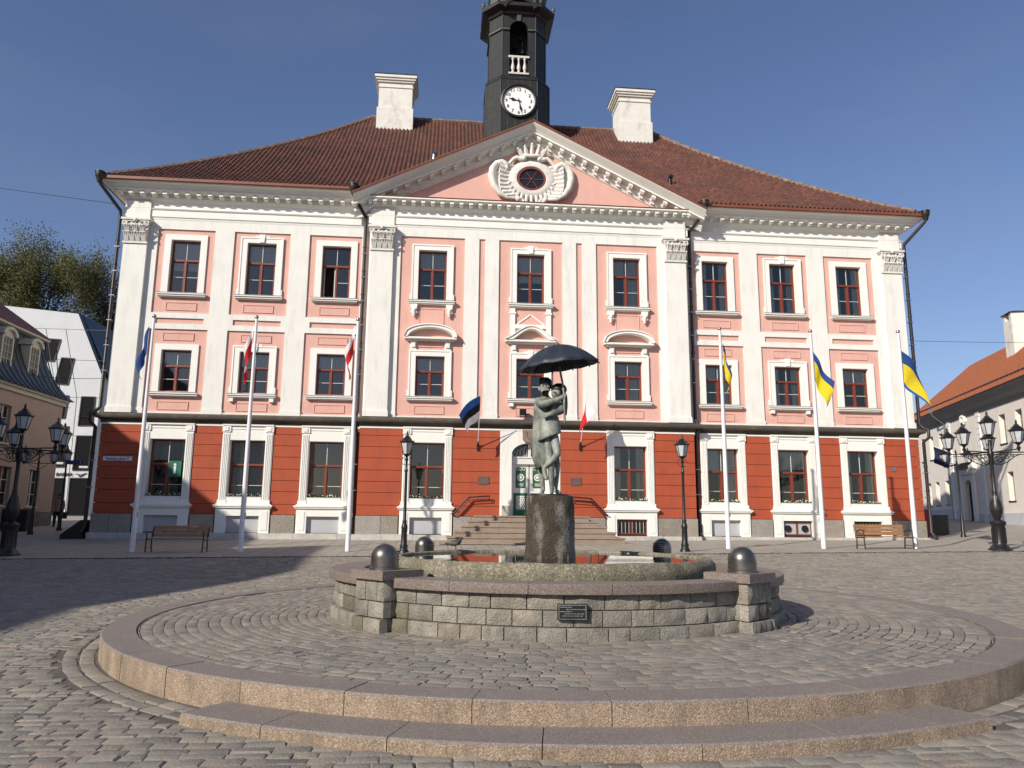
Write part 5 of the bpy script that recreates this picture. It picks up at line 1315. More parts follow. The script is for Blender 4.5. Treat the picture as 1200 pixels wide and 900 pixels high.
# pigeon on basin rim
def pigeon(x,y,z,rot,label):
    o=thing('pigeon',label,'pigeon',(x,y,z),rot)
    nd={'t':((-.17,0,.10),.012),'r':((-.10,0,.12),.035),'b':((-.02,0,.125),.058),'c':((.06,0,.145),.052),'n':((.095,0,.19),.026),'h':((.11,0,.225),.027),'k':((.15,0,.215),.008)}
    ed=[('t','r'),('r','b'),('b','c'),('c','n'),('n','h'),('h','k')]
    b=skinfig('bird_body',nd,ed,mat('dark_plumage',(.03,.032,.036),.6,.4,20),o,'b')
    m=M()
    for s_ in (-1,1): m.tube([(.0,s_*.02,.08),(.005,s_*.02,.03),(.01,s_*.02,0)],.006,5); m.tube([(.01,s_*.02,.002),(.04,s_*.03,.002)],.005,4)
    m.build('legs',mat('bird_leg',(.25,.08,.06),.6),o,40)
    m=M()
    for s_ in (-1,1): m.sphere((-.03,s_*.05,.125),.05,10,sx=2.0,sy=.35,sz=.75)
    m.build('wing',mat('grey_plumage',(.07,.075,.085),.6,.4,20),b,60)
pigeon(fx-1.55,fy+1.83,.04,R(-20),'dark pigeon standing on the far rim of the fountain basin')
# ================================================================= PERSON
def person(x,y,label,rot):
    z=float(gz(x,y)); o=thing('person',label,'person',(x,y,z),rot)
    nd={'pel':((0,0,.90),(.15,.11)),'bel':((.01,-.02,1.05),(.13,.10)),'che':((.03,-.05,1.28),(.15,.11)),'nb':((.04,-.07,1.38),(.09,.08)),'nk':((.05,-.08,1.43),.05),'h1':((.06,-.10,1.50),(.07,.08)),'h2':((.065,-.10,1.57),(.08,.092)),'h3':((.065,-.09,1.62),(.065,.07)),
     'sl':((-.12,-.05,1.34),.06),'el':((-.20,-.05,1.08),.045),'wl':((-.17,-.20,.90),.033),'hl':((-.165,-.25,.86),.03),
     'sr':((.20,-.06,1.34),.06),'er':((.26,-.02,1.08),.045),'wr':((.25,-.14,.86),.033),'hr':((.25,-.17,.80),.03),
     'lh':((-.08,0,.84),.09),'lk':((-.10,-.10,.48),.062),'la':((-.11,-.02,.09),.042),'lt':((-.11,-.17,.05),.04),
     'rh':((.08,0,.84),.09),'rk':((.10,.02,.48),.062),'ra':((.12,.14,.10),.042),'rt':((.12,0,.05),.04)}
    ed=[('pel','bel'),('bel','che'),('che','nb'),('nb','nk'),('nk','h1'),('h1','h2'),('h2','h3'),('nb','sl'),('sl','el'),('el','wl'),('wl','hl'),('nb','sr'),('sr','er'),('er','wr'),('wr','hr'),('pel','lh'),('lh','lk'),('lk','la'),('la','lt'),('pel','rh'),('rh','rk'),('rk','ra'),('ra','rt')]
    fingers(nd,ed,'hl',nd['hl'][0],(0,-.3,-1),(1,0,0),.011,.045,(0,-.6,-.3)); fingers(nd,ed,'hr',nd['hr'][0],(0,-.3,-1),(1,0,0),.011,.045,(0,-.6,-.3))
    b=skinfig('body',nd,ed,mat('skin',(.35,.2,.14),.6),o,'pel')
    J=M(); J.lathe([(.19,.78),(.185,.95),(.165,1.1),(.185,1.28),(.14,1.38),(.07,1.44)],(.03,-.04,0),20,sy=.78)
    for a_,c_ in ((nd['sl'][0],nd['el'][0]),(nd['sr'][0],nd['er'][0])): J.tube([a_,c_],[.078,.062],10)
    J.tube([nd['el'][0],nd['wl'][0]],[.062,.045],10); J.tube([nd['er'][0],nd['wr'][0]],[.062,.045],10)
    J.build('pink_jacket',mat('dusty_pink_jacket',(.22,.13,.14),.9,.1,8),b,60)
    T=M()
    for q in ('l','r'): T.tube([nd[q+'h'][0],nd[q+'k'][0],nd[q+'a'][0]],[.115,.085,.062],10); a=Vector(nd[q+'t'][0]); T.sphere((a.x,a.y+.05,.05),.06,10,sy=2.0,sz=.8)
    T.lathe([(.17,.70),(.18,.92)],(0,-.01,0),16,sy=.8); T.build('dark_trousers',mat('dark_cloth',(.015,.015,.018),.9,.1),b,60)
    H=M(); H.sphere((.065,-.08,1.60),.105,14,sz=.95); H.tube([(.065,-.02,1.6),(.065,.02,1.5),(.06,.02,1.42)],[.08,.07,.04],8); H.build('dark_hair',mat('dark_hair',(.03,.018,.012),.7,.1),b,60)
    F=M(); 
    for s_ in (-1,1): F.sphere((.065+s_*.032,-.19,1.575),.010,6)
    F.tube([(.065,-.19,1.57),(.065,-.215,1.545)],[.008,.014],6); F.tube([(.04,-.185,1.505),(.065,-.19,1.50),(.09,-.185,1.505)],.006,5); F.build('facial_features',mat('face_dark',(.06,.03,.025),.6),b,60)
    return o
person(-23.45,8.6,'person in a pink jacket and dark trousers walking in the lane at left',R(20))
o=thing('shoulder_bag','dark bag carried at the side of the person in the lane','bag',(-23.1,8.45,float(gz(-22.9,8.5))+.42)); m=M(); m.box(-.17,.17,-.09,.09,0,.34); m.build('bag_body',W['dark'],o,0); m=M(); m.tube([(-.15,0,.34),(-.12,0,.52),(.05,0,.56),(.15,0,.34)],.012,5); m.build('strap',W['dark'],o,0)
# ================================================================= LEFT PINK HOUSE (mansard)
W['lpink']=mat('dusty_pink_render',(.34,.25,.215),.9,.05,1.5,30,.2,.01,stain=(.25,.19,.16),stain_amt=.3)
W['slate']=mat('dark_standing_seam_metal',(.045,.055,.065),.42,.2,3,30,.1,.004)
W['brownroof']=mat('brown_metal_roof',(.16,.05,.035),.6,.2,3)
W['trimgrey']=mat('pale_grey_trim',(.45,.42,.36),.8,.08,4)
def facade_x(m,X,y0,y1,z0,z1,holes,t,mi=0,sgn=1):
    # wall in the plane x=X facing +X ; holes (y0,y1,z0,z1)
    ysx=sorted({y0,y1,*[h[i] for h in holes for i in(0,1)]}); zsx=sorted({z0,z1,*[h[i] for h in holes for i in(2,3)]})
    for a,b in zip(ysx,ysx[1:]):
        for c,d in zip(zsx,zsx[1:]):
            if not any(h[0]<(a+b)/2<h[1] and h[2]<(c+d)/2<h[3] for h in holes): m.box(X-t,X,a,b,c,d,mi)
def simple_window(parent,T,w,h,frame,rows=3,cols=2,glassm='darkglass',sill=None,curtain=True,depth=.18):
    # local x along wall, y outward = -, origin bottom centre; T transforms to parent
    m=M(); t=.05
    def add(a,b,c,d,e,f_): m.box(a,b,c,d,e,f_)
    add(-w/2,-w/2+t,depth-.03,depth+.03,0,h); add(w/2-t,w/2,depth-.03,depth+.03,0,h); add(-w/2,w/2,depth-.03,depth+.03,0,t); add(-w/2,w/2,depth-.03,depth+.03,h-t,h)
    for i in range(1,cols): x=-w/2+w*i/cols; add(x-.025,x+.025,depth-.028,depth+.028,t,h-t)
    for j in range(1,rows): z=h*j/rows; add(-w/2+t,w/2-t,depth-.025,depth+.025,z-.02,z+.02)
    A=M(); A.merge(m,T); o=A.build('window',frame,parent,0)
    g=M(); g.add([(-w/2,depth,0),(w/2,depth,0),(w/2,depth,h),(-w/2,depth,h)],[(0,1,2,3)]); B=M(); B.merge(g,T); B.build('pane',W[glassm],o,0)
    if sill: s_=M(); s_.box(-w/2-.08,w/2+.08,-.06,.1,-.07,0); Cc=M(); Cc.merge(s_,T); Cc.build('sill',sill,o,0)
    return o
LX=-24.6; lh=thing('mansard_house','pale pink house with dark metal mansard roof and arched dormers at left','building',(0,0,0)); m=M()
HY0,HY1=-12.0,10.3; holes=[]; gy=[-9.5,-6.1,-2.7,.7,3.0,5.6,8.2]; 
gy=[-10.2,-7.5,-4.8,-2.1,.35,2.95,5.55,8.2]; gu=[-10.6,-7.9,-5.3,-2.7,-.1,2.4,4.9]
holes+=[(y-.52,y+.52,1.1,2.95) for y in gy]+[(y-.5,y+.5,4.05,5.85) for y in gu]
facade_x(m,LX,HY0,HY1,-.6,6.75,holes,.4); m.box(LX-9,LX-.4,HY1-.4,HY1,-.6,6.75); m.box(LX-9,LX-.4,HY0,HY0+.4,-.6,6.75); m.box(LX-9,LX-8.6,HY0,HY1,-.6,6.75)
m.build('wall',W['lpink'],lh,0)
m=M(); m.box(LX-.3,LX+.05,HY0,HY1+.05,-.8,.85); m.build('plinth',W['plinth'],lh,0)
m=M(); m.box(LX-.3,LX+.12,HY0,HY1+.1,6.55,6.75); m.box(LX-.3,LX+.25,HY0,HY1+.2,6.75,6.88); m.build('cornice',W['trimgrey'],lh,0)
for ys3,z,h,w in ((gy,1.1,1.85,1.04),(gu,4.05,1.8,1.0)):
    for y in ys3:
        T=Matrix.Translation((LX,y,z))@Matrix.Rotation(PI/2,4,'Z'); simple_window(lh,T,w,h,W['trimgrey'],3,2,sill=W['trimgrey'])
# mansard: flared lower slope swept round the corner
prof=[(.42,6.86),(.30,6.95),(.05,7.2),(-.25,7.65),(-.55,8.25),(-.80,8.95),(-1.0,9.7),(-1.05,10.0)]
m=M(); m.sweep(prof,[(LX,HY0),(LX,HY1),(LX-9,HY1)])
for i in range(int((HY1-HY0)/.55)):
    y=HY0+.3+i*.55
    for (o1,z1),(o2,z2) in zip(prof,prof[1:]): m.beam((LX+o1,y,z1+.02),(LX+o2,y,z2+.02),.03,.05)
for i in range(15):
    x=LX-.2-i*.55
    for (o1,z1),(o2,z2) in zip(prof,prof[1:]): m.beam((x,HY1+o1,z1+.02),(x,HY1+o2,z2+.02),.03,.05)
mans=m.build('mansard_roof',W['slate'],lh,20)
m=M(); m.sweep([(-1.05,9.95),(-.72,9.97),(-.68,10.08)],[(LX,HY0),(LX,HY1),(LX-9,HY1)]); m.build('upper_eaves',W['trimgrey'],lh,0)
up=M(); a=(LX-.60,10.08); rid=LX-4.6
up.add([(LX-.62,HY0,10.08),(LX-.62,HY1-.62,10.08),(rid,HY1-4.6,13.35),(rid,HY0,13.35)],[(0,1,2,3)])
up.add([(LX-.62,HY1-.62,10.08),(LX-9+.2,HY1-.62,10.08),(rid,HY1-4.6,13.35)],[(0,1,2)])
up.add([(LX-9+.2,HY0,10.08),(LX-9+.2,HY1-.62,10.08),(rid,HY1-4.6,13.35),(rid,HY0,13.35)],[(0,1,2,3)])
up.build('upper_roof',W['brownroof'],lh,0)
for y in (-9.6,-7.2,-4.8,-2.3,.1,2.55,5.05,7.55):
    d=M(); w=.50; x0=LX-.35
    d.box(x0-1.4,x0,y-w,y-w+.12,7.75,9.25); d.box(x0-1.4,x0,y+w-.12,y+w,7.75,9.25); d.box(x0-1.4,x0,y-w,y+w,7.62,7.78); d.box(x0-1.4,x0,y-w+.12,y+w-.12,9.2,9.3)
    n=10
    for i in range(n):
        a0,a1=PI*i/n,PI*(i+1)/n; P=[(y-(w+.14)*math.cos(a0),9.28+.42*math.sin(a0)),(y-(w+.14)*math.cos(a1),9.28+.42*math.sin(a1)),(y-(w-.06)*math.cos(a1),9.28+.28*math.sin(a1)),(y-(w-.06)*math.cos(a0),9.28+.28*math.sin(a0))]; d.prism(P,x0-1.6,x0+.12,axis='x')
        d.prism([(y-(w-.06)*math.cos(a0),9.28+.28*math.sin(a0)),(y-(w-.06)*math.cos(a1),9.28+.28*math.sin(a1)),(y,9.28)],x0-.2,x0-.02,axis='x')
    o=d.build('dormer',W['trimgrey'],mans,0)
    wn=M()
    for k in range(3): wn.box(x0-.08,x0-.04,y-w+.12+k*.25,y-w+.15+k*.25,7.8,9.2)
    for k in range(5): wn.box(x0-.08,x0-.04,y-w+.12,y+w-.12,7.8+k*.34,7.83+k*.34)
    wn.build('dormer_window',W['trimgrey'],mans,0); pn=M(); pn.box(x0-.12,x0-.10,y-w+.1,y+w-.1,7.78,9.2); pn.build('dormer_pane',mat('curtained_pane',(.16,.15,.13),.3,.1) if y==-9.6 else bpy.data.materials['curtained_pane'],mans,0)
# ---- neighbouring town houses of the same side of the square (their roofs cast the long shadow)
def rowhouse(y0,y1,eave,ridge,rx,colr,label,raise_=None):
    o=thing('townhouse',label,'building',(0,0,0)); m=M(); hs=[]; n=int((y1-y0)/2.7); 
    for i in range(n):
        y=y0+(y1-y0)*(i+.5)/n
        for z in (1.0,4.2): hs.append((y-.5,y+.5,z,z+1.8))
    facade_x(m,LX-.0,y0+.02,y1-.02,-3.5,eave,hs,.4); m.box(LX-9,LX-.4,y0+.02,y0+.3,-3.5,eave); m.box(LX-9,LX-.4,y1-.3,y1-.02,-3.5,eave); m.box(LX-9,LX-8.7,y0,y1,-3.5,eave); m.build('wall',mat('render_'+str(len(W)),colr,.9,.05),o,0); W['r'+str(len(W))]=0
    for h in hs:
        T=Matrix.Translation((LX,(h[0]+h[1])/2,h[2]))@Matrix.Rotation(PI/2,4,'Z'); simple_window(o,T,1.0,1.8,W['trimgrey'],3,2,sill=W['trimgrey'])
    r=M(); pts=[(LX+.4,eave),(rx,ridge),(LX-9.3,eave)]
    r.prism(pts,y0,y1,axis='x') if False else None
    vs=[(LX+.4,y0,eave),(rx,y0,ridge),(LX-9.3,y0,eave),(LX+.4,y1,eave),(rx,y1,ridge),(LX-9.3,y1,eave)]
    r.add(vs,[(0,1,4,3),(1,2,5,4),(0,2,1),(3,4,5),(0,3,5,2)]); ro=r.build('roof',W['brownroof'],o,0)
    return o
rowhouse(-23.4,-12.05,8.2,13.55,LX-4.7,(.5,.45,.33),'yellowish townhouse beside the pink mansard house')
rowhouse(-32.6,-23.45,9.4,15.95,LX-4.7,(.45,.42,.38),'tall grey townhouse along the left side of the square')
rowhouse(-62,-32.65,8.2,13.65,LX-4.6,(.52,.40,.30),'long ochre townhouse along the left side of the square')
# ================================================================= WHITE ANGULAR HOUSE
wh=thing('angular_house','white panelled angular modern house with slanted dark windows behind the lane','building',(0,0,0)); WY=24.0
W['blackpane']=mat('black_tinted_pane',(.006,.006,.007),.5,.1,bump=0,spec=.08)
W['panel']=mat('white_cladding_panel',(.52,.54,.55),.7,.05,1,30,.1,stain=(.4,.42,.43),stain_amt=.4)
m=M(); poly=[(-50,.2),(-28.66,.2),(-28.66,10.7),(-30.85,15.4),(-50,17.0)]; m.prism(poly,WY,WY+14); m.build('wall',W['panel'],wh,0)
m=M(); m.add([(-28.60,WY-.05,10.75),(-30.82,WY-.05,15.45),(-30.82,WY+14,15.45),(-28.60,WY+14,10.75)],[(0,1,2,3)]); m.add([(-28.4,WY+.6,10.6),(-27.2,WY+14,9.6),(-30.5,WY+14,15.6),(-30.82,WY+.6,15.5)],[(0,1,2,3)]); m.build('roof',W['slate'],wh,0)
def upx(x,y): # photo-derived spots on the front plane
    return None
jl=M()
for z in (3.6,6.35,9.15,11.9,14.2): jl.box(-50,-28.7,WY-.006,WY-.001,z-.015,z+.015)
for i,x in enumerate((-30.2,-31.6,-33.1,-34.7,-36.2,-37.9)):
    jl.beam((x,WY-.004,.9),(x-.1,WY-.004,9.15),.02,.03); jl.beam((x-.1,WY-.004,9.15),(x-1.4,WY-.004,14.2),.02,.03)
jl.build('panel_joint',W['slate'],wh,0)
quads=[((-33.26,11.85),(-32.15,11.75),(-31.85,13.4),(-33.0,13.45)),((-31.95,10.1),(-31.0,10.05),(-30.75,12.0),(-31.65,12.05)),((-36.3,13.4),(-35.2,13.3),(-34.95,14.8),(-36.0,14.9)),
 ((-29.98,7.08),(-29.0,7.1),(-29.0,9.2),(-29.95,9.2)),((-31.5,4.1),(-30.6,4.1),(-30.6,7.0),(-31.5,7.0)),((-30.02,3.88),(-28.95,3.9),(-28.92,6.35),(-29.98,6.35)),((-31.3,.7),(-30.42,.7),(-30.5,3.3),(-31.25,3.3)),((-30.08,.7),(-28.87,.7),(-28.8,3.32),(-30.12,3.32)),((-31.5,7.6),(-30.95,7.6),(-30.85,9.25),(-31.4,9.25))]
for q in quads:
    m=M(); m.prism(list(q),WY-.012,WY-.004); o=m.build('window',W['blackpane'],wh,0)
    f=M()
    for a,b in zip(q,q[1:]+q[:1]): f.beam((a[0],WY-.03,a[1]),(b[0],WY-.03,b[1]),.05,.07)
    f.build('frame',W['black'],o,0)
m=M(); m.box(-29.6,-29.0,WY-.05,WY-.02,4.05,4.2); m.box(-31.2,-30.7,WY-.05,WY-.02,4.3,4.45); m.build('light_strip',W['frost'],wh,0)
for x0,x1,z in ((-31.4,-30.8,8.5),(-30.0,-29.2,7.75)): m=M(); m.tube([(x0,WY-.12,z),(x1,WY-.12,z-.03)],.02,5); m.box(x0+.05,x0+.08,WY-.12,WY,z-.02,z+.02); m.build('wall_rail',W['black'],wh,0)
o=thing('bakery_sign','dark lettering with a bird shape above the black doors of the white house','sign',(-30.2,WY-.03,3.56)); m=M(); text_xz(m,'BARMA',.34,-.35,0,0,bold=.012); m.prism([(.45,.12),(.75,-.02),(.95,.1),(1.2,.16),(.95,-.08),(.72,-.17),(.6,-.05)],-.012,0); m.prism([(-1.35,-.05),(-1.05,-.02),(-1.05,.03),(-1.35,.0)],-.012,0); m.build('lettering',W['black'],o,0)

# ================================================================= RIGHT HOUSE
W['rwall']=mat('pale_grey_pink_render',(.78,.72,.64),.9,.04,1.5,30,.2,.01,stain=(.45,.4,.37),stain_amt=.3)
W['orange']=mat('orange_tile_roof',(.36,.115,.045),.85,.15,6,40,.3,.02,attr=False,stain=(.25,.08,.04),stain_amt=.5,stain_scale=2)
W['eave']=mat('grey_boarded_eaves',(.22,.22,.215),.8,.1)
dr=Vector((.279,.960,0)).normalized(); nr_=Vector((-dr.y,dr.x,0))   # nr_: out of the wall towards the square
rotR=math.atan2(dr.y,dr.x)   # local x along the wall (away from camera), local -y ... 
RB=thing('corner_house','pale grey two-storey house with orange tiled roof at the right','building',(30.69,8.62,0),0)
# local frame: s along dr, outward nr_
MT=Matrix(((dr.x,-nr_.x,0,0),(dr.y,-nr_.y,0,0),(0,0,1,0),(0,0,0,1)))   # local (s, -outward, z) like a wall facing -Y
S0,S1=-16.0,19.7
gx=[-13.2,-10.4,-7.6,-4.9,-2.2,.35,2.95,5.75,13.7,15.85,17.7]; ux=[-13.2,-10.4,-7.6,-4.9,-2.2,1.0,3.3,5.9,10.0,14.2,16.35,18.3]
holes=[(a-.42,a+.42,2.1,3.9) for a in gx]+[(a-.45,a+.45,5.7,7.55) for a in ux]+[(8.9,10.3,.5,3.75)]
m=M(); grid_wall(m,S0,S1,0,8.4,holes,0,.4); m.box(S0,S1,9.2,9.6,0,8.4); m.prism([(0,0),(9.6,0),(9.6,9.3),(4.8,14.0),(0,9.3)],S1-.3,S1,axis='x'); m.prism([(0,0),(9.6,0),(9.6,9.3),(4.8,14.0),(0,9.3)],S0,S0+.3,axis='x')
A=M(); A.merge(m,MT); A.build('wall',W['rwall'],RB,0)
m=M(); m.box(S0,8.2,-.06,0,0,1.35); m.box(11.0,S1,-.06,0,0,1.75); A=M(); A.merge(m,MT); A.build('plinth',W['panel'],RB,0)
for a in gx: simple_window(RB,MT@Matrix.Translation((a,0,2.1)),.84,1.8,W['trimgrey'],3,2,sill=W['pipe'],depth=.3)
for a in ux: simple_window(RB,MT@Matrix.Translation((a,0,5.7)),.9,1.85,W['trimgrey'],3,2,sill=W['pipe'],depth=.3)
for s_ in (-6.5,12.4,6.95):
    m=M(); m.box(s_-.24,s_+.24,-.03,0,.6,8.2)
    for k in range(19): m.box(s_-.3+.05*(k%2),s_+.3-.05*(k%2),-.07,0,.7+k*.4,1.06+k*.4)
    A=M(); A.merge(m,MT); A.build('quoins',W['whitetrim'],RB,0)
m=M()
# door portal
m.box(8.35,8.85,-.14,0,.6,4.1); m.box(10.35,10.85,-.14,0,.6,4.1); m.box(8.2,11.0,-.25,0,4.1,4.45)
n=10
for i in range(n):
    a0,a1=PI*i/n,PI*(i+1)/n; m.prism([(9.6-.7*math.cos(a0),3.05+.7*math.sin(a0)),(9.6-.7*math.cos(a1),3.05+.7*math.sin(a1)),(9.6-.7*math.cos(a1),4.1),(9.6-.7*math.cos(a0),4.1)],-.05,.35)
for x in (8.3,10.9): m.prism([(x-.3,4.45),(x+.3,4.45),(x+.3,4.9),(x-.3,4.9)],-.3,0)
A=M(); A.merge(m,MT); A.build('portal',W['whitetrim'],RB,30); m=M()
for k in range(9): m.sphere((9.3+.3*math.cos(k*.7),-.08,8.0+.25*math.sin(k*.7)),.17,6)
A=M(); A.merge(m,MT); A.build('stucco_emblem',W['whitetrim'],RB,30)
m=M(); m.box(8.9,10.3,.25,.3,.5,3.75); A=M(); A.merge(m,MT); A.build('door',W['dark'],RB,0)
m=M(); m.add([(8.3,-1.1,4.75),(10.9,-1.1,4.75),(10.9,0,5.0),(8.3,0,5.0)],[(0,1,2,3)]); m.box(8.3,10.9,-1.1,-1.06,4.68,4.78); A=M(); A.merge(m,MT); A.build('door_canopy',W['pipe'],RB,0)
m=M(); prof2=[(0,8.15),(.12,8.3),(.15,8.4),(.5,8.62),(.8,8.95),(.85,9.05)]; 
for (o1,z1),(o2,z2) in zip(prof2,prof2[1:]): m.add([(S0-.3,-o1,z1),(S1+.2,-o1,z1),(S1+.2,-o2,z2),(S0-.3,-o2,z2)],[(0,1,2,3)])
A=M(); A.merge(m,MT); A.build('boarded_eaves',W['eave'],RB,0)
m=M(); K=26
zr_=lambda o: 9.08+(o+.9)*(14.0-9.08)/5.7
for j in range(K):
    o0=-.9+5.7*j/K; o1=-.9+5.7*(j+1)/K+.03
    nX=int((S1-S0+.6)/.3)
    for i in range(nX):
        x0=S0-.3+i*.3; z0,z1=zr_(o0)+.035,zr_(o1); m.add([(x0,o0,z0-.05),(x0+.3,o0,z0-.05),(x0,o0,z0),(x0+.15,o0,z0+.03),(x0+.3,o0,z0),(x0,o1,z1),(x0+.15,o1,z1+.03),(x0+.3,o1,z1)],[(0,1,4,3,2),(2,3,6,5),(3,4,7,6)])
m.add([(S0-.3,10.5,9.08),(S1+.3,10.5,9.08),(S1+.3,4.8,14.0),(S0-.3,4.8,14.0)],[(0,1,2,3)])
A=M(); A.merge(m,MT); rro=A.build('roof',W['orange'],RB,0)
m=M()
for i in range(70): x=S0+i*.5; m.box(x,x+.25,-.35,-.28,zr_(-.3)+.03,zr_(-.3)+.12)
m.box(S0,S1,-.33,-.30,zr_(-.3)+.10,zr_(-.3)+.14); A=M(); A.merge(m,MT); A.build('snow_guard',W['pipe'],rro,0)
for s_ in (6.6,-4):
    m=M(); m.box(s_,s_+1.3,2.6,3.6,11,14.6); m.box(s_,s_+.35,2.6,3.6,14.6,15.1); m.box(s_+.95,s_+1.3,2.6,3.6,14.6,15.1); m.box(s_+.4,s_+.9,2.9,3.3,14.6,15.05); A=M(); A.merge(m,MT); c=A.build('chimney',W['chim'],rro,0)
    m=M(); m.add([(s_-.15,2.45,15.1),(s_+1.45,2.45,15.1),(s_+1.45,3.75,15.1),(s_-.15,3.75,15.1),(s_+.65,3.1,15.35)],[(0,1,4),(1,2,4),(2,3,4),(3,0,4),(0,3,2,1)]); A=M(); A.merge(m,MT); A.build('chimney_cap',W['pipe'],rro,0)
m=M(); m.tube([(12.9,-.95,9.0),(12.9,-.9,8.8),(12.9,-.12,8.1),(12.9,-.1,.8)],.06,8); m.box(12.8,13.0,-1.1,-.8,9.0,9.25); A=M(); A.merge(m,MT); A.build('downpipe',W['steel'],RB,40)
o=thing('flag','dark blue flag hanging from a staff over the door of the right house','flag',tuple(MT@Vector((9.0,0,5.2))+Vector((30.69,8.62,0)))); m=M(); pA=MT@Vector((0,-.1,0)); pB=MT@Vector((1.2,-1.9,1.0)); m.tube([pA,pB],.025,6); m.build('staff',W['pole'],o,0)
m=M(); vs=[]
for i in range(9):
    for j in range(9):
        u,v=i/8,j/8; h=Vector(pB).lerp(Vector(pA),u*.45); vs.append((h.x+.1*math.sin(5*v),h.y+.08*math.sin(6*v+u),h.z-1.2*v))
m.add(vs,[(i*9+j,i*9+j+1,(i+1)*9+j+1,(i+1)*9+j) for i in range(8) for j in range(8)]); m.build('cloth',W['fnavy'],o,80)
o=thing('distant_house','distant peach building seen between the hall and the right house','building',(0,0,0)); a=bpfar=(40,75); m=M(); m.prism([(44.5,0),(70,0),(70,17.5),(52.0,17.5),(49.5,17.9),(44.5,17.9)],75,85); m.build('wall',mat('peach_render',(.55,.40,.28),.9),o,0)
m=M(); m.box(44.3,50,74.8,85,17.9,18.1); m.build('parapet',W['trimgrey'],o,0)
# clutter in the right lane
def cabinet(name,label,cat,x,y,w,d,h,mt,top=None):
    z=float(gz(x,y)); o=thing(name,label,cat,(x,y,z)); m=M(); m.box(-w/2,w/2,-d/2,d/2,.06,h); m.box(-w/2+.03,w/2-.03,-d/2+.03,d/2-.03,-.1,.06); m.box(-w/2-.02,w/2+.02,-d/2-.02,d/2+.02,h,h+.04); m.build('body',mt,o,0)
    k=M(); k.box(-w/2+.05,w/2-.05,-d/2-.012,-d/2,.12,h-.06); k.build('door_panel',mt,o,0); return o
W['redbox']=mat('dark_red_enamel',(.20,.01,.015),.4,.1)
cabinet('litter_cabinet','dark red street cabinet beside the right corner of the hall','cabinet',19.15,2.2,.75,.5,1.25,W['redbox'])
cabinet('planter_box','low black street box in front of the right house','cabinet',20.6,3.2,1.2,.6,.95,W['black'])
cabinet('litter_bin','black litter bin at the foot of the pink mansard house','bin',-23.2,4.4,1.1,.6,.95,W['black'])
# cellar hatch beside left corner of the hall
o=thing('cellar_hatch','black sloping cellar hatch at the left corner of the hall','hatch',(-18.62,.1,float(gz(-18.7,0)))); m=M(); m.prism([(-.45,-.05),(.45,-.05),(.45,.75),(.3,.75),(-.45,.15)],-.4,.9); m.build('cover',W['black'],o,0)
# blue street direction sign
o=thing('direction_sign','small blue direction sign on the lamp post before the white house','sign',(-21.2,4.93,3.15)); m=M(); m.box(-.38,.38,-.03,0,-.1,.1); m.build('blade',W['signblue'],o,0); m=M(); 
m.tube([(.27,-.036,-.05),(.31,-.036,0),(.27,-.036,.05)],.012,5); m.build('arrow',W['signwhite'],o,0)
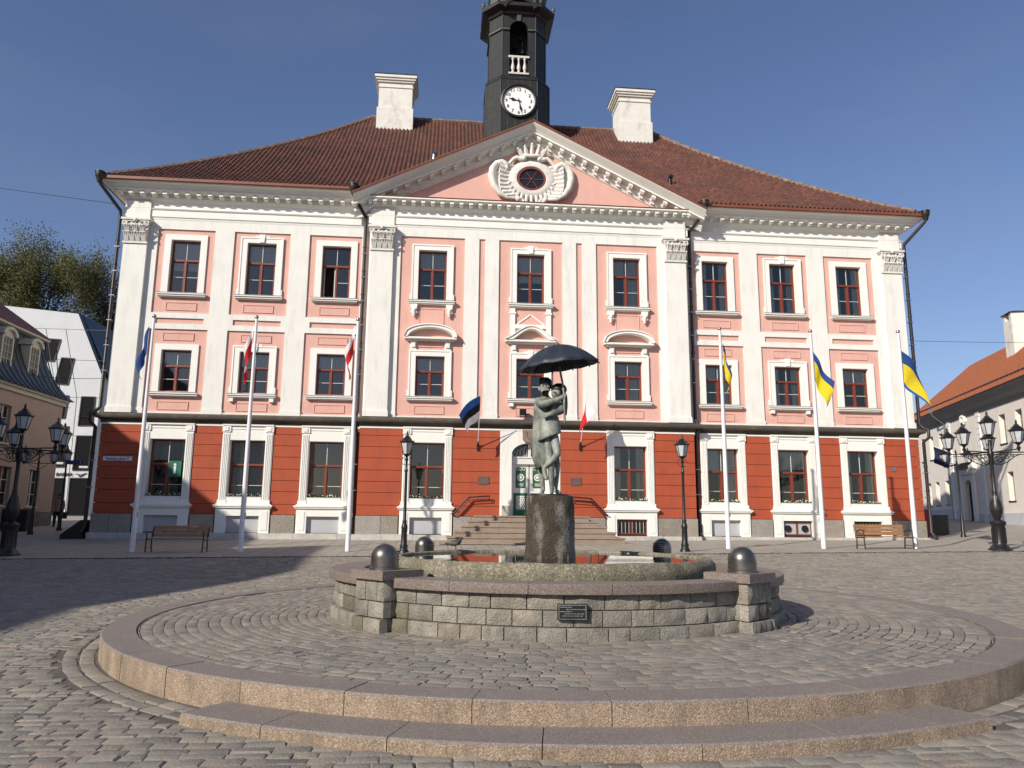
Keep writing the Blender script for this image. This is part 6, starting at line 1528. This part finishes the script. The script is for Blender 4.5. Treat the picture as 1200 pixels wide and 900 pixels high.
# ================================================================= TREES behind the lane
W['bark']=mat('tree_bark',(.07,.055,.04),.95,.3,6,30,.5,.02)
def leafmat(n,c):
    m,t,b,out=nt(n); oi=N(t,'ShaderNodeAttribute',attribute_name='Col'); cc=mixc(t,1,c,oi.outputs['Color'],'MULTIPLY'); t.links.new(cc,b.inputs['Base Color']); b.inputs['Roughness'].default_value=.7
    tl=N(t,'ShaderNodeBsdfTranslucent'); t.links.new(cc,tl.inputs[0]); mx=N(t,'ShaderNodeMixShader'); mx.inputs[0].default_value=.35; t.links.new(b.outputs[0],mx.inputs[1]); t.links.new(tl.outputs[0],mx.inputs[2]); t.links.new(mx.outputs[0],out.inputs[0]); return m
W['lf1']=leafmat('young_spring_leaves',(.125,.125,.05)); W['lf2']=leafmat('brown_green_buds',(.085,.075,.04))
def tree(x,y,z0,H,Rc,label,lm,seed,nl=9000):
    rnd=random.Random(seed); o=thing('deciduous_tree',label,'tree',(x,y,z0),group='spring trees on the hill behind the white house')
    T=M(); tips=[]
    def grow(p,d,L,r,lev):
        q=p; n=4; pts=[p]; rs=[r]
        for i in range(n):
            d=(d+Vector((rnd.gauss(0,.12),rnd.gauss(0,.12),rnd.gauss(.05,.06)))).normalized(); q=q+d*L/n; pts.append(q); rs.append(r*(1-.45*(i+1)/n))
            if lev>=2 and i>0: tips.append((q,d))
        T.tube(pts,rs,6 if lev<2 else 4,cap=False)
        if lev<4:
            k=rnd.randint(3,4) if lev<3 else 3
            for i in range(k):
                a=rnd.uniform(0,2*PI); side=Vector((math.cos(a),math.sin(a),rnd.uniform(-.1,.35))); t=rnd.uniform(.45,1); b=pts[int(t*n)]
                grow(b,(d*.75+side*rnd.uniform(.5,.9)).normalized(),L*rnd.uniform(.60,.78),r*.5*rnd.uniform(.7,1),lev+1)
    grow(Vector((0,0,0)),Vector((0,0,1)),H*.36,H*.017,0)
    zm=sorted(p.z for p,d in tips)[-8]; kz=H/zm; xm=sorted(math.hypot(p.x,p.y) for p,d in tips)[int(len(tips)*.90)]; kx=Rc/xm
    T.v=[(a*kx if c>2 else a,b*kx if c>2 else b,c*kz) for a,b,c in T.v]; tips=[(Vector((p.x*kx,p.y*kx,p.z*kz)),d) for p,d in tips]
    T.build('trunk_and_branches',W['bark'],o,60)
    # scale tips into the crown size
    c=M(); V=[];F=[];C=[]
    for i in range(nl):
        p,d=rnd.choice(tips); cc=p+Vector((rnd.gauss(0,.6),rnd.gauss(0,.6),rnd.gauss(0,.7)))
        a=Vector((rnd.uniform(-1,1),rnd.uniform(-1,1),rnd.uniform(-1,1))).normalized()*rnd.uniform(.07,.13); b=a.cross(Vector((rnd.uniform(-1,1),rnd.uniform(-1,1),rnd.uniform(-1,1)))).normalized()*rnd.uniform(.05,.09)
        k=len(V); V+= [tuple(cc-a),tuple(cc+b),tuple(cc+a),tuple(cc-b)]; F.append((k,k+1,k+2,k+3)); g=rnd.uniform(.6,1.4); C+=[(g,g*rnd.uniform(.9,1.1),g*.9)]*4
    c.v=V;c.f=F;c.mi=[0]*len(F);c.c=C;c.hascol=True; c.build('crown',lm,o,0); return o
tree(-43.8,50,3.0,26.6,6.2,'tall budding tree with a broad round crown behind the white house',W['lf1'],5,60000)
tree(-39.8,55,3.0,25.0,5.5,'dense budding tree directly behind the left corner of the hall',W['lf2'],8,40000)
tree(-53.5,52,3.0,19.5,5.5,'lower brownish tree behind the left end of the white house',W['lf2'],12,20000)
tree(-49.8,58,3.0,22.5,5.5,'brownish tree between the broad crown and the lower left trees',W['lf2'],21,30000)
tree(-60,52,3.0,19.5,5.5,'leftmost brownish tree at the edge of the photo',W['lf2'],33,9000)
tree(-36.5,56,3.0,17,4,'thin budding tree seen low against the hall corner',W['lf2'],44,5000)
# ================================================================= CAMERA / LIGHT
cd_=bpy.data.cameras.new('Camera'); cam_=bpy.data.objects.new('Camera',cd_); COL.objects.link(cam_); scene.camera=cam_
cd_.sensor_width=36; cd_.sensor_fit='HORIZONTAL'; cd_.lens=888.707/1200*36; cd_.clip_end=2000; cd_.clip_start=.05
pitch,roll,yaw=.17906,.00884,-.09082
cy,sy=math.cos(yaw),math.sin(yaw); cp,sp=math.cos(pitch),math.sin(pitch)
fw=Vector((-sy*cp,cy*cp,sp)); ri=Vector((cy,sy,0)); upv=ri.cross(fw); cr,sr=math.cos(roll),math.sin(roll)
r2=ri*cr+upv*sr; u2=-ri*sr+upv*cr
cam_.matrix_world=Matrix.Translation((-3.787,-33.021,.5749))@Matrix((r2,u2,-fw)).transposed().to_4x4()
L=Vector((.634,.600,-.486)).normalized()
sd=bpy.data.lights.new('Sun','SUN'); sd.energy=4.5; sd.angle=R(.55); sd.color=(1,.925,.82); so=bpy.data.objects.new('Sun',sd); COL.objects.link(so); so.rotation_euler=L.to_track_quat('-Z','Y').to_euler()
w_=bpy.data.worlds.new('World'); scene.world=w_; w_.use_nodes=True; t=w_.node_tree; bg=t.nodes['Background']
sk_=t.nodes.new('ShaderNodeTexSky'); sk_.sky_type='NISHITA'; sk_.sun_disc=False; sk_.sun_elevation=math.asin(.486/1.0); 
dS=-L; sk_.sun_rotation=math.atan2(dS.x,dS.y); sk_.altitude=60; sk_.air_density=1.0; sk_.dust_density=.8; sk_.ozone_density=3.2
tcw=t.nodes.new('ShaderNodeTexCoord'); cn=noise(t,tcw.outputs['Generated'],1.6,7,.62,(1,1,3.2)); tint=mixc(t,1,sk_.outputs[0],(1.07,1.0,1.10),'MULTIPLY'); tint=mixc(t,ramp(t,cn,.48,.78,0,.22),tint,(2.6,3.0,3.7)); t.links.new(tint,bg.inputs[0]); bg.inputs[1].default_value=.092
scene.view_settings.view_transform='Standard'; scene.view_settings.look='None'; scene.view_settings.gamma=1; scene.view_settings.exposure=.2
scene.cycles.max_bounces=6
